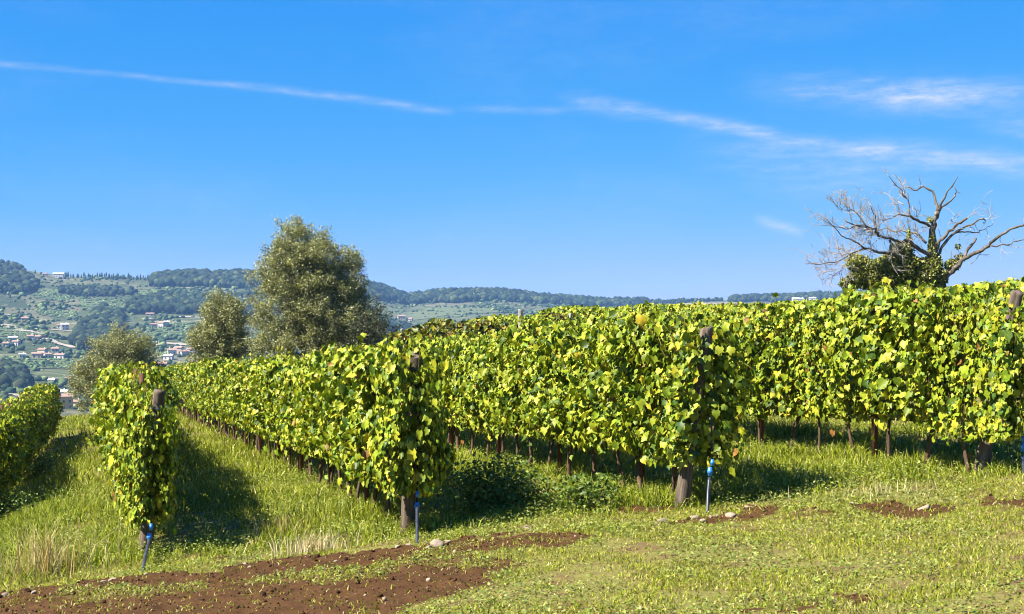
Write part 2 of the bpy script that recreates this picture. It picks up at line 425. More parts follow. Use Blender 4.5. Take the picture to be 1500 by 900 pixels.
def tube(P, R, seg=6, cap=True, jitter=0.0, rg=None):
    P = np.asarray(P, float); R = np.asarray(R, float); n = len(P)
    tan = norm(np.gradient(P, axis=0))
    ref = np.array([0, 0, 1.0]) if abs(tan[0][2]) < 0.9 else np.array([1.0, 0, 0])
    V = []
    a = np.linspace(0, 2 * math.pi, seg, endpoint=False)
    u = norm(np.cross(tan[0], ref))
    for i in range(n):
        u = norm(u - tan[i] * np.dot(u, tan[i])); v = np.cross(tan[i], u)
        rr = R[i] * (1 + (rg.uniform(-jitter, jitter, seg) if rg is not None else 0))
        V.append(P[i] + (np.cos(a) * rr)[:, None] * u + (np.sin(a) * rr)[:, None] * v)
    V = np.concatenate(V); T = []
    for i in range(n - 1):
        for j in range(seg):
            a0 = i * seg + j; a1 = i * seg + (j + 1) % seg; b0 = a0 + seg; b1 = a1 + seg
            T += [(a0, a1, b1), (a0, b1, b0)]
    if cap:
        V = np.vstack([V, P[0], P[-1]]); c0, c1 = len(V) - 2, len(V) - 1
        for j in range(seg):
            T += [(c0, (j + 1) % seg, j), (c1, (n - 1) * seg + j, (n - 1) * seg + (j + 1) % seg)]
    return V, np.array(T)
def join(parts):
    V, T, o = [], [], 0
    for v, t in parts:
        V.append(v); T.append(t + o); o += len(v)
    return np.concatenate(V), np.concatenate(T)
def box(cx, cy, cz, sx_, sy_, sz_):
    V = np.array([(x, y, z) for x in (-.5, .5) for y in (-.5, .5) for z in (-.5, .5)]) * (sx_, sy_, sz_) + (cx, cy, cz)
    T = np.array([(0, 1, 3), (0, 3, 2), (4, 6, 7), (4, 7, 5), (0, 4, 5), (0, 5, 1), (2, 3, 7), (2, 7, 6), (0, 2, 6), (0, 6, 4), (1, 5, 7), (1, 7, 3)])
    return V, T
def ico(sub=1):
    import bmesh
    bm = bmesh.new(); bmesh.ops.create_icosphere(bm, subdivisions=sub, radius=1.0)
    V = np.array([v.co[:] for v in bm.verts]); T = np.array([[v.index for v in f.verts] for f in bm.faces]); bm.free()
    return V, T

# ------------------------------------------------------------------ ground sheet
front = np.radians(np.arange(-24.0, 24.001, 0.155))
rest = np.radians(np.concatenate([np.arange(26, 180, 5.0), np.arange(180, 334.1, 5.0)]))
TH = np.concatenate([front, rest])
RR = np.concatenate([[0.5, 2, 4, 6, 7.5, 8.6], np.arange(9.4, 18.5, 0.042), np.geomspace(18.6, 90, 110), np.geomspace(93, 820, 60), np.arange(840, 2780, 16.0), [2850, 3000, 3300, 3800, 4600, 5800]])
gth, gr = np.meshgrid(TH, RR)
gx, gy = gr * np.sin(gth), gr * np.cos(gth)
gz = H(gx.ravel(), gy.ravel()).reshape(gx.shape)
nT, nR = len(TH), len(RR)
idx = np.arange(nR * nT).reshape(nR, nT)
q0 = idx[:-1, :]; q1 = np.roll(idx, -1, 1)[:-1, :]; q2 = np.roll(idx, -1, 1)[1:, :]; q3 = idx[1:, :]
Q = np.stack([q0, q3, q2, q1], -1).reshape(-1, 4)
gm, gg = soil_mask(gx.ravel(), gy.ravel())
cov = np.zeros((gx.size, 3)); cov[:, 0] = np.clip(gm - 0.25 * gg, 0, 1); cov[:, 1] = sstep(75, 140, gr.ravel())
G = np.stack([gx.ravel(), gy.ravel(), gz.ravel()], -1)
ground = link('ground', make_mesh('ground', G, Q, M_ground, cov, smooth=True, attr='cover'), kind='structure')

# ------------------------------------------------------------------ vine leaf and vine foliage
LO = np.array([(0, 0.02), (-.30, -.16), (-.53, .12), (-.45, .33), (-.48, .58), (-.26, .66), (0, .95), (.26, .66), (.48, .58), (.45, .33), (.53, .12), (.30, -.16)])
def leaf_shape(fold=0.22, curl=0.22, cup=0.1, seed=0):
    r = np.random.default_rng(seed)
    o = LO * (1 + r.uniform(-.10, .10, LO.shape)); o[0] = LO[0]
    v = np.vstack([o, [(0, .32)]])
    z = fold * np.abs(v[:, 0]) - curl * np.clip(v[:, 1] - 0.2, 0, 1) ** 2 + r.uniform(-.04, .04, len(v)) - cup * (v[:, 0] ** 2)
    V = np.column_stack([v[:, 0], v[:, 1], z]); V[:, 1] -= 0.32
    T = np.array([(12, (i + 1) % 12, i) for i in range(12)])
    return V, T
LEAVES = [leaf_shape(*p) for p in ((.45, .35, .1, 1), (-.35, .5, .0, 2), (.6, .2, .3, 3), (.15, .7, -.4, 4), (-.5, -.25, .2, 5), (.3, .55, .5, 6), (.8, .4, .2, 7))]
PAL = np.array([(.055, .098, .009), (.142, .196, .011), (.238, .280, .014), (.332, .345, .025), (.44, .36, .03), (.24, .11, .03)])
def vine_tones(n, r, low=None):
    p = np.array([.14, .30, .34, .18, .032, .008])
    k = r.choice(6, n, p=p)
    if low is not None:
        sw = (r.random(n) < low); k = np.where(sw, r.choice([3, 4, 5], n, p=[.74, .22, .04]), k)
    c = PAL[k] * r.uniform(.78, 1.25, (n, 1)); c[:, 0] *= r.uniform(.85, 1.15, n)
    return c
def foliage_mesh(name, seed, length=1.0, n=2150, z0=0.56, z1=2.04, halfw=0.33, end=False, leaf_scale=1.0, lean=0.0):
    r = np.random.default_rng(seed)
    x = r.uniform(-.62, .62, n) * length
    z = z0 + (z1 - z0 + .26 * (fbm(x * 2.6, x * 0 + seed, seed + 9, 2) - .5)) * r.random(n) ** 0.92
    if end:
        x = np.concatenate([x, r.uniform(-.8, -.35, n // 2) * length]); z = np.concatenate([z, r.uniform(.50, 1.88, n // 2)])
    bulge = 0.30 + 0.75 * fbm(x * 1.8 + seed * 7, z * 1.8, seed, 2) + 0.95 * vnoise(x * 6.5 + seed * 3, z * 6.5, seed + 50)
    prof = np.interp(z, [z0 - .2, z0 + .1, z0 + .45, z1 - .35, z1], [.35, .7, 1.0, 1.0, .8])
    W = halfw * bulge * prof
    side = np.where(r.random(len(x)) < .5, -1.0, 1.0)
    shell = r.random(len(x)) < .72
    w = side * W * np.where(shell, r.uniform(.82, 1.12, len(x)), r.random(len(x)) ** .6 * .8)
    nrm = np.column_stack([r.normal(0, .65, len(x)), side * r.uniform(.25, 1.1, len(x)), r.uniform(-.15, 1.1, len(x))])
    if end:
        nrm[n:, 0] -= .8
    tip = np.column_stack([r.normal(0, .45, len(x)), side * .25 + r.normal(0, .3, len(x)), r.uniform(-1.1, -.35, len(x))])
    pos = np.column_stack([x, w, z]); size = np.clip(.036 + r.gamma(1.8, .017, len(x)), .036, .145)
    # shoots standing out of the top and hanging out of the sides
    canes = []
    for k in range(r.integers(8, 14)):
        cx = r.uniform(-.5, .5) * length; top = r.uniform(.06, .27); ln = r.normal(0, .13, 2)
        m = r.integers(4, 8); tt = np.linspace(.1, 1, m)
        cp = np.column_stack([cx + ln[0] * tt, r.uniform(-.15, .15) + ln[1] * tt, z1 - .12 + top * tt])
        canes.append(cp[[0, -1]])
        pos = np.vstack([pos, cp + r.normal(0, .03, cp.shape)]); size = np.concatenate([size, r.uniform(.055, .12, m) * np.linspace(1.1, .7, m)])
        nn = r.normal(0, .6, (m, 3)); nn[:, 1] += np.where(np.arange(m) % 2, .8, -.8); nn[:, 2] = np.abs(nn[:, 2]) + .2
        nrm = np.vstack([nrm, nn]); tp = r.normal(0, .5, (m, 3)); tp[:, 2] -= .5; tip = np.vstack([tip, tp])
    for k in range(r.integers(5, 9) + (5 if end else 0)):
        cx = r.uniform(-.9 if end else -.5, .5) * length; sd = r.choice([-1, 1]); m = 7; reach = r.uniform(.08, .34); tt = np.linspace(0, 1, m)
        cp = np.column_stack([cx + r.normal(0, .15) * tt, sd * (halfw * .7 + reach * np.sin(tt * 2.2)), r.uniform(.9, 1.9) - r.uniform(.30, .80) * tt ** 1.3])
        pos = np.vstack([pos, cp + r.normal(0, .035, cp.shape)]); size = np.concatenate([size, r.uniform(.05, .12, m)])
        nn = r.normal(0, .4, (m, 3)); nn[:, 1] += sd * .9; nn[:, 2] += .3
        nrm = np.vstack([nrm, nn]); tp = r.normal(0, .4, (m, 3)); tp[:, 2] -= .9; tip = np.vstack([tip, tp])
    if end:      # leaves hanging in front of the leaning end post
        m = 300; zz = r.uniform(.55, 1.80, m)
        cp = np.column_stack([-.26 - .27 * lean * zz / 2 - r.uniform(.09, .26, m), r.normal(0, .12, m) - .96 * lean * zz / 2 + lean * zz / 2, zz])
        pos = np.vstack([pos, cp]); size = np.concatenate([size, np.clip(.04 + r.gamma(1.8, .018, m), .04, .14)])
        nn = r.normal(0, .5, (m, 3)) + (-.7, .35, .4); nrm = np.vstack([nrm, nn]); tp = r.normal(0, .4, (m, 3)); tp[:, 2] -= .8; tip = np.vstack([tip, tp])
    if end: pos[:, 1] -= lean * pos[:, 2] / 2.0 * np.clip((.2 - pos[:, 0]) / .6, 0, 1)
    low = np.clip((1.15 - pos[:, 2]) * .30, .02, .28)
    tone = vine_tones(len(pos), r, low)
    pick = r.integers(0, len(LEAVES), len(pos)); Vs, Ts, Cs, o = [], [], [], 0
    for k, (bv, bf) in enumerate(LEAVES):
        s = pick == k
        V, T, C = batch(bv, bf, pos[s], nrm[s], tip[s], size[s] * leaf_scale, tone[s]); Vs.append(V); Ts.append(T + o); Cs.append(C); o += len(V)
    for a, b in canes:
        V, T = tube([a - (0, 0, .25), (a + b) / 2 + r.normal(0, .012, 3), b], [.006, .005, .003], 4, False)
        Vs.append(V); Ts.append(T + o); Cs.append(np.tile((.20, .15, .03), (len(V), 1))); o += len(V)
    # a few canes inside
    for k in range(7):
        a = np.array([r.uniform(-.5, .5) * length, r.uniform(-.1, .1), .8]); b = a + (r.normal(0, .15), r.normal(0, .12), r.uniform(.7, 1.25))
        V, T = tube([a, (a + b) / 2 + r.normal(0, .05, 3), b], [.008, .006, .004], 4, False)
        Vs.append(V); Ts.append(T + o); Cs.append(np.tile((.13, .06, .03), (len(V), 1))); o += len(V)
    return make_mesh(name, np.concatenate(Vs), np.concatenate(Ts), M_vine, np.concatenate(Cs))
FOL = [foliage_mesh('vine_foliage', 100 + k) for k in range(10)]
FOL_END = [foliage_mesh('end_vine_foliage', 200 + k, n=1800, z0=.44, end=True, leaf_scale=1.0, lean=(.15, .10, .30, .40)[k]) for k in range(4)]
def trunk_mesh(seed):
    r = np.random.default_rng(seed)
    zz = np.linspace(-.08, .95, 8); x = np.cumsum(r.normal(0, .022, 8)); y = np.cumsum(r.normal(0, .018, 8))
    P = np.column_stack([x - x[0], y - y[0], zz]); R = np.linspace(.030, .020, 8) * r.uniform(.8, 1.25) * (1 + r.uniform(-.15, .2, 8))
    parts = [tube(P, R, 6, True, .15, r)]
    for sd in (-1, 1):
        e = P[-1]; B = np.array([e, e + (sd * .18, r.normal(0, .04), .08), e + (sd * .45, r.normal(0, .05), .06)])
        parts.append(tube(B, [.016, .013, .009], 5, True))
    b = P[4]; parts.append(tube([b, b + (r.normal(0, .07), r.normal(0, .06), .15), b + (r.normal(0, .15), r.normal(0, .1), .4)], [.011, .008, .006], 4, True))
    V, T = join(parts)
    return make_mesh('vine_trunk', V, T, M_bark, smooth=True)
TRUNKS = [trunk_mesh(300 + k) for k in range(8)]
LEAF_ME = [make_mesh('vine_leaf', v, t, M_leaf1) for v, t in LEAVES]

U = np.array([-0.2746, 0.9616]); ROWANG = math.atan2(U[1], U[0])
def px_at(px, y): return (px - 750) / F * y
ROWS = {   # x, y of the row end, last y, first y
    'A': dict(p=np.array([-2.75 - 4.12, 16.4]), y0=24.0, y1=51.5, text='the shaded row at the left edge'),
    'B': dict(p=np.array([px_at(213, 16.4), 16.4]), y0=16.4, y1=68.0, text='the row seen end-on'),
    'C': dict(p=np.array([px_at(597, 16.0), 16.0]), y0=16.0, y1=74.0, text='the row below the tall olive'),
    'D': dict(p=np.array([px_at(998, 16.0), 16.0]), y0=16.0, y1=42.0, text='the row before the bare-tree row'),
    'E': dict(p=np.array([px_at(1437, 16.0), 16.0]), y0=16.0, y1=44.0, text='the row under the bare tree'),
    'F': dict(p=np.array([px_at(1437, 16.0) + 3.35, 16.0]), y0=20.0, y1=46.0, text='the hindmost row, showing only tops'),
}
ORD = ['first', 'second', 'third', 'fourth', 'fifth', 'sixth', 'seventh', 'eighth', 'ninth', 'tenth', 'eleventh', 'twelfth']
_T = ['', '', 'twenty', 'thirty', 'forty', 'fifty', 'sixty', 'seventy']
_U = ['', 'first', 'second', 'third', 'fourth', 'fifth', 'sixth', 'seventh', 'eighth', 'ninth']
ORD += ['thirteenth', 'fourteenth', 'fifteenth', 'sixteenth', 'seventeenth', 'eighteenth', 'nineteenth']
for _t in range(2, 8):
    ORD.append(_T[_t][:-1] + 'ieth'); ORD += [_T[_t] + '-' + _U[_k] for _k in range(1, 10)]
r5 = np.random.default_rng(55)
nv = 0
for key, R in ROWS.items():
    p = R['p']; y = R['y0'] + 0.25; i = 0
    while y < R['y1']:
        t = (y - p[1]) / U[1]; x = p[0] + U[0] * t
        off = r5.normal(0, .03)
        gxp, gyp = x - U[1] * off, y + U[0] * off
        isend = (i == 0 and key in 'BCDE')
        if isend: lab = 'grapevine hanging round the thick end post of ' + R['text']
        elif i < 70: lab = f'leafy grapevine, {ORD[i]} from the near end of {R["text"]}'
        else: lab = f'leafy grapevine beyond the first dozen of {R["text"]}'
        root = empty('grapevine', (gxp, gyp, Hs(gxp, gyp)), ROWANG + r5.normal(0, .05), lab, 'grapevine', 'grapevines in ' + R['text'])
        s = r5.uniform(.90, 1.06) * (.93 if key == 'B' and i < 5 else 1.0) * (0.97 if key == 'A' else 1.0); root.scale = (1.0, s * r5.uniform(.76, 1.16) * ((.66 if i == 0 else .72) if key == 'B' and i < 6 else (.84 if isend else 1.0)), s)
        f = link('foliage', FOL_END['BCDE'.index(key)] if isend else FOL[r5.integers(len(FOL))], root, kind='stuff')
        if not isend and r5.random() < .5: f.rotation_euler = (0, 0, math.pi)
        if key != 'F':
            tk = link('trunk', TRUNKS[r5.integers(len(TRUNKS))], root); tk.rotation_euler = (0, 0, r5.choice([0, math.pi]))
        # the leaves that can be told apart on the vines close by
        if key in 'BCDE' and y < 23.5:
            nl = 46 if i < 5 else 34
            for k in range(nl + (36 if isend else 0)):
                o = bpy.data.objects.new('leaf', LEAF_ME[r5.integers(len(LEAF_ME))]); COL.objects.link(o); o.parent = root
                if k < nl:
                    lx, lz = r5.uniform(-.55, .55), r5.uniform(.62, 2.05); ly = (.35 + .08 * r5.random()) * np.interp(lz, [.5, 1.0, 1.75, 2.1], [.8, 1.03, 1.0, .62])
                    nvec = Vector((r5.normal(0, .6), .9, r5.uniform(-.1, 1.0)))
                else:
                    lx, ly, lz = -.72 - .12 * r5.random(), r5.uniform(-.3, .3), r5.uniform(.6, 1.8); ly -= (.15, .10, .30, .40)['BCDE'.index(key)] * lz / 2
                    nvec = Vector((-1, r5.normal(.3, .4), r5.uniform(0, .7)))
                nvec.normalize(); tv = Vector((r5.normal(0, .4), .2, r5.uniform(-1.1, -.5))); xx = tv.cross(nvec).normalized(); yy = nvec.cross(xx)
                S = r5.uniform(.06, .105)
                M = Matrix((xx, yy, nvec)).transposed().to_4x4() @ Matrix.Scale(S, 4); M.translation = (lx, ly, lz)
                o.matrix_local = M
        y += 0.92 * U[1] * r5.uniform(.93, 1.07); i += 1; nv += 1

# the rows and the plot behind, whose single vines cannot be told apart
def leaf_mass(name, centres, size, palette, probs, seed, label, cat, jitter=.2, up=.5):
    r = np.random.default_rng(seed); n = len(centres)
    nrm = r.normal(0, .6, (n, 3)) + (-.5, -.3, up); tip = r.normal(0, .6, (n, 3)); tip[:, 2] -= .6
    k = r.choice(len(palette), n, p=probs); tone = np.array(palette)[k] * r.uniform(.75, 1.25, (n, 1))
    bv = np.array([(0, -.35, 0), (-.5, .1, .12), (-.28, .5, -.02), (0, .68, -.1), (.28, .5, -.02), (.5, .1, .12)]); bf = np.array([(0, 2, 1), (0, 3, 2), (0, 4, 3), (0, 5, 4)])
    V, T, C = batch(bv, bf, centres, nrm, tip, r.uniform(*size, n), tone)
    return link(name, make_mesh(name, V, T, M_vine, C), label=label, cat=cat, kind='stuff')
rr = np.random.default_rng(66); cs = []
for j in range(1, 6):
    e = ROWS['F']['p'] + np.array([3.35 * j, 0.0])
    n = 6500; y = rr.uniform(22 + j * 4, 66, n); t = (y - e[1]) / U[1]; x = e[0] + U[0] * t
    off = rr.normal(0, .22, n); z = 1.2 + .95 * rr.random(n) ** .6 + .18 * (fbm(y * 1.3, y * 0 + j, 4, 2) - .4)
    x = x + U[1] * off; y = y - U[0] * off
    cs.append(np.column_stack([x, y, Hbase(x, y) + z]))
leaf_mass('vine_rows', np.concatenate(cs), (.10, .18), PAL.tolist(), [.13, .3, .34, .18, .04, .01], 67, 'tops of further grapevine rows massed behind the front rows', 'vines')
# plot with darker, browning foliage behind the front rows
cs = []
r6 = np.random.default_rng(68)
for j in range(5):
    n = 5200; px = r6.uniform(570, 1090, n); y = 57 + j * 2.3 + r6.normal(0, .28, n); x = (px - 750) / F * y
    mound = fbm(x * .55 + j * 9, y * 0 + j * 3.1, 21, 3)
    z = .6 + r6.random(n) ** .55 * (1.1 + 1.5 * mound)
    z = z - .35 - .55 * sstep(650, 900, px)
    cs.append(np.column_stack([x, y, Hbase(x, y) + z]))
leaf_mass('vine_plot', np.concatenate(cs), (.13, .24), [(.035, .06, .012), (.10, .12, .016), (.26, .24, .025), (.30, .20, .03), (.16, .07, .025)], [.28, .28, .29, .11, .04], 69,
          'darker browning vines of the plot beyond the bright rows', 'vines')

# ------------------------------------------------------------------ posts, stakes, wires, irrigation
def post_mesh(name, L, r0, r1, mat, seed, seg=12):
    r = np.random.default_rng(seed); zz = np.array([-.25, 0, .4, .9, 1.4, L - .04, L - .012, L]); zz = zz[np.argsort(zz)]
    rad = np.interp(zz, [0, L], [r0, r1]) * (1 + r.uniform(-.05, .05, len(zz))); rad[-1] *= .86
    P = np.column_stack([np.cumsum(r.normal(0, .006, len(zz))), np.cumsum(r.normal(0, .006, len(zz))), zz])
    V, T = tube(P, rad, seg, True, .06, r)
    return make_mesh(name, V, T, mat, smooth=False)
END_TXT = {'B': 'leaning grey-brown end post of the row seen end-on', 'C': 'thick dark end post of the row below the tall olive',
           'D': 'round weathered end post of the row with flat stones at its foot', 'E': 'thick weathered end post of the row under the bare tree'}
tops = {'B': (233, 572), 'C': (611, 520), 'D': (1038, 480), 'E': (1489, 428)}
bases = {'B': (213, 806), 'C': (597, 776), 'D': (999, 741), 'E': (1437, 690)}
for key in 'BCDE':
    b = unproject(*bases[key]); 
    dy = -0.04
    t = np.array([(tops[key][0] - 750) / F, 1.0, (450 - tops[key][1]) / F]) * (b[1] + dy)
    v = Vector(t - b); L = v.length
    o = link('vineyard_post', post_mesh('end_post', L, .082, .070, M_post, 400 + ord(key)), loc=b, label=END_TXT[key], cat='post', group='thick end posts of the vine rows')
    o.rotation_euler = v.to_track_quat('Z', 'Y').to_euler()
    # a wrap of wire near the top of each post
    ring = [(math.cos(a) * .079, math.sin(a) * .079, L - .22 + .012 * a / 6.28) for a in np.linspace(0, 4 * math.pi, 30)]
    V, T = tube(ring, [.004] * 30, 4, False); link('wire_wrap', make_mesh('wire_wrap', V, T, M_wire), o)
V, T = box(0, 0, .95, .058, .058, 2.35); stake_me = make_mesh('row_stake', V, T, M_stake)
for key, R in ROWS.items():
    if key == 'F': continue
    p = R['p']; ts = {'E': [2.3, 5.6], 'D': [1.25, 4.45], 'C': [2.6, 5.8], 'B': [2.6, 5.8], 'A': [10.2, 13.4]}[key]
    while ts[-1] + 3.3 < (R['y1'] - p[1]) / U[1]: ts.append(ts[-1] + 3.3)
    for k, t in enumerate(ts):
        x, y = p + U * t
        o = link('vineyard_stake', stake_me, loc=(x, y, Hs(x, y)), cat='stake', group='slim brown stakes in ' + R['text'],
                 label=(f'slim square brown stake, {ORD[k]} inside {R["text"]}' if k < 60 else f'slim square brown stake deep in {R["text"]}'))
        o.rotation_euler = (r5.normal(0, .02), r5.normal(0, .02), ROWANG); o.scale = (1, 1, r5.uniform(.93, 1.0))
    for nm, zz, rad, mt, cat in (('trellis_wire', .98, .0025, M_wire, 'wire'), ('trellis_wire', 1.4, .002, M_wire, 'wire'), ('trellis_wire', 1.8, .002, M_wire, 'wire'), ('drip_hose', .56, .008, M_hose, 'hose')):
        tt = np.arange((R['y0'] - p[1]) / U[1], (R['y1'] - p[1]) / U[1] - .5, 1.65)
        X = p[0] + U[0] * tt; Y = p[1] + U[1] * tt
        P = np.column_stack([X, Y, Hbase(X, Y) + zz + (np.arange(len(tt)) % 2) * -.012])
        V, T = tube(P, [rad] * len(P), 4, True)
        hname = {.98: 'lowest', 1.4: 'middle', 1.8: 'top', .56: ''}[zz]
        link(nm, make_mesh(nm, V, T, mt), label=(f'{hname} steel trellis wire strung along {R["text"]}' if hname else f'black drip hose strung below the leaves of {R["text"]}'), cat=cat)

RISER = {'B': ([(207, 843), (213, 815), (219, 790), (222, 765), (228, 705), (233, 640)], [(219, 787, 1.0), (221.5, 772, .8)], 'curved dark blue'),
         'C': ([(611, 798), (611, 770), (611, 742), (611, 722), (611.5, 680), (611, 640)], [(611, 742, 1.0), (611.5, 724, .75)], 'straight grey'),
         'D': ([(1036, 748), (1037, 725), (1039, 700), (1042, 682), (1043, 660), (1040, 610)], [(1040, 691, 1.0), (1043.5, 678, .75)], 'short white-sided'),
         'E': ([(1503, 704), (1500, 690), (1497, 668), (1497, 640), (1494, 560), (1490, 480)], [(1498, 656, 1.0), (1498, 644, .75)], 'bent grey')}
for key, (pts, blues, word) in RISER.items():
    b = unproject(*pts[0]); d0 = b[1]; d1 = unproject(*bases[key])[1] - .22
    root = empty('irrigation_pipe', b, 0, f'{word} irrigation pipe with blue connectors ending {ROWS[key]["text"]}', 'pipe', 'irrigation pipes at the row ends')
    P = []
    for k, (px, py) in enumerate(pts):
        d = d0 + (d1 - d0) * min(1, k / 3.0); P.append(np.array([(px - 750) / F * d, d, (450 - py) / F * d]) - b)
    P[0] = P[0] - (0, 0, .05)
    tt = np.linspace(0, 5, 26); P = np.array(P); PP = np.column_stack([np.interp(tt, range(6), P[:, k]) for k in range(3)])
    thick = tt < 2.05
    V, T = tube(PP[thick], [.017] * thick.sum(), 8); link('pipe', make_mesh('pipe', V, T, M_riser, smooth=True), root)
    V, T = tube(PP[~thick], [.012] * (~thick).sum(), 6); link('hose', make_mesh('hose', V, T, M_hose, smooth=True), root)
    for k, (px, py, s) in enumerate(blues):
        d = d0 + (d1 - d0) * .72; c = np.array([(px - 750) / F * d, d, (450 - py) / F * d]) - b
        prof = np.array([(-.055, .022), (-.05, .030), (-.02, .032), (-.015, .038), (.015, .038), (.02, .032), (.05, .030), (.055, .022)])
        V, T = tube(np.column_stack([prof[:, 0] * 0 + c[0], prof[:, 0] * 0 + c[1], prof[:, 0] * s * .85 + c[2]]), prof[:, 1] * s * .82, 10)
        link('connector', make_mesh('connector', V, T, M_blue), root)

# posts of the plot behind
for px, y, d, hgt, rad, lean, lab in ((763, 454, 56, 2.35, .10, .0, 'grey wooden post standing clear above the dark vine plot'),
                                      (836, 459, 56.5, 2.2, .05, .18, 'thin pale slanting post among the dark vines'),
                                      (588, 482, 57, 1.9, .06, -.15, 'short pale post poking out beside the olive tree')):
    x = (px - 750) / F * d; top = (450 - y) / F * d; g = float(Hbase(np.array([x]), np.array([d]))[0])
    o = link('vineyard_post', post_mesh('plot_post', top - g, rad, rad * .9, M_greypost, int(px), 8), loc=(x - lean * (top - g) * .5, d, g), label=lab, cat='post')
    o.rotation_euler = (0, lean * .5, 0)

# ------------------------------------------------------------------ grass
def blades(x, y, h, w, tone, r, lean=.5):
    n = len(x); z = H(x, y) - .01
    a = r.uniform(0, 2 * math.pi, n); ld = r.uniform(0, 2 * math.pi, n); la = np.minimum(np.abs(r.normal(0, lean, n)), 1.6) * h
    cx, cy_ = np.cos(a) * w / 2, np.sin(a) * w / 2; lx, ly = np.cos(ld) * la, np.sin(ld) * la
    V = np.empty((n, 5, 3))
    V[:, 0] = np.column_stack([x - cx, y - cy_, z]); V[:, 1] = np.column_stack([x + cx, y + cy_, z])
    V[:, 2] = np.column_stack([x - cx * .8 + lx * .35, y - cy_ * .8 + ly * .35, z + h * .6]); V[:, 3] = np.column_stack([x + cx * .8 + lx * .35, y + cy_ * .8 + ly * .35, z + h * .6])
    V[:, 4] = np.column_stack([x + lx, y + ly, z + h * np.sqrt(np.clip(1 - (la / h) ** 2 * .45, .25, 1))])
    T = (np.array([(0, 1, 3), (0, 3, 2), (2, 3, 4)])[None] + (np.arange(n) * 5)[:, None, None]).reshape(-1, 3)
    return V.reshape(-1, 3), T, np.repeat(tone, 5, 0)
GPAL = np.array([(.10, .140, .010), (.205, .235, .014), (.300, .310, .028), (.40, .37, .09), (.50, .42, .20)])
def gtones(n, r, p): return GPAL[r.choice(5, n, p=p)] * r.uniform(.75, 1.25, (n, 1))
r7 = np.random.default_rng(77)
def frustum_points(n, y0, y1, r, margin=1.0):
    y = np.sqrt(r.random(n) * (y1 ** 2 - y0 ** 2) + y0 ** 2); x = r.uniform(-1, 1, n) * (y * .36 + margin); return x, y
GV, GT, GC = [], [], []; goff = 0
def add_grass(b):
    global goff
    GV.append(b[0]); GT.append(b[1] + goff); GC.append(b[2]); goff += len(b[0])
# short lawn in front
x, y = frustum_points(240000, 8.2, 19.5, r7, .8)
m, g = soil_mask(x, y); tl = tall_mask(x, y); patch = fbm(x / .7, y / .7, 51, 4)
dens = np.where(m > 0, .05 + .22 * sstep(.45, .75, fbm(x / .4, y / .4, 71, 3)) + g * .40, np.clip((patch - .30) * 4.2, .22, 1)) * (1 - tl)
k = r7.random(len(x)) < dens; x, y, patch = x[k], y[k], patch[k]
h = r7.uniform(.02, .058, len(x)) * (0.6 + .9 * patch); w = r7.uniform(.006, .012, len(x))
add_grass(blades(x, y, h, w, gtones(len(x), r7, [.13, .34, .34, .14, .05]), r7, 1.9)); N_lawn = len(x)
# tall grass of the lanes, thinner with distance
for n, y0, y1, hs, ws in ((190000, 13.5, 24, (.05, .22), (.008, .016)), (110000, 24, 40, (.07, .26), (.014, .026)), (80000, 40, 80, (.08, .26), (.026, .05))):
    x, y = frustum_points(n, y0, y1, r7, .6)
    m, g = soil_mask(x, y); tl = tall_mask(x, y) if y0 < 20 else np.ones(len(x)); patch = fbm(x / 1.1, y / 1.1, 57, 4)
    s = .9616 * x + .2746 * y
    k = (r7.random(len(x)) < tl * np.clip((patch - .22) * 4.0, .12, 1) * np.where(m > 0, .10, 1)) & (s < 12.5 + (y < 20) * 9)
    x, y, patch, tl = x[k], y[k], patch[k], tl[k]
    h = r7.uniform(*hs, len(x)) * (.25 + 1.25 * np.clip((fbm(x / .45, y / .45, 63, 3) - .25) * 1.9, 0, 1)) * (.5 + .5 * tl); w = r7.uniform(*ws, len(x))
    add_grass(blades(x, y, np.maximum(h, .04), w, gtones(len(x), r7, [.17, .39, .32, .09, .03]) * (.94, 1.0, .95), r7, 1.0))
link('grass', make_mesh('grass', np.concatenate(GV), np.concatenate(GT), M_grass, np.concatenate(GC)), label='sunlit yellow-green grass covering the lanes and headland', cat='grass', kind='stuff')
# broad-leaved weeds in the turf
x, y = frustum_points(210000, 8.2, 27, r7, .8)
m, g = soil_mask(x, y); wp = fbm(x / .9 + 30, y / .9, 61, 3)
k = r7.random(len(x)) < np.where(m > 0, .012 + g * .55, np.clip((wp - .44) * 6, .05, 1) * np.where(y > 19, .6, 1)); x, y, wp = x[k], y[k], wp[k]; n = len(x)
z = H(x, y) + r7.uniform(.015, .06, n) + tall_mask(x, y) * r7.uniform(0, .14, n)
wt = np.array([(.13, .18, .022), (.21, .26, .042), (.29, .31, .075)])[r7.choice(3, n)] * r7.uniform(.8, 1.2, (n, 1))
bv = np.array([(0, -.5, 0), (-.42, .0, .1), (0, .5, -.06), (.42, .0, .1)]); bf = np.array([(0, 2, 1), (0, 3, 2)])
nr = r7.normal(0, .45, (n, 3)); nr[:, 2] = 1; tp = r7.normal(0, 1, (n, 3)); tp[:, 2] *= .2
V, T, C = batch(bv, bf, np.column_stack([x, y, z]), nr, tp, r7.uniform(.014, .036, n), wt)
link('weeds', make_mesh('weeds', V, T, M_weed, C), label='low grey-green broad-leaved weeds spread through the turf', cat='weeds', kind='stuff')
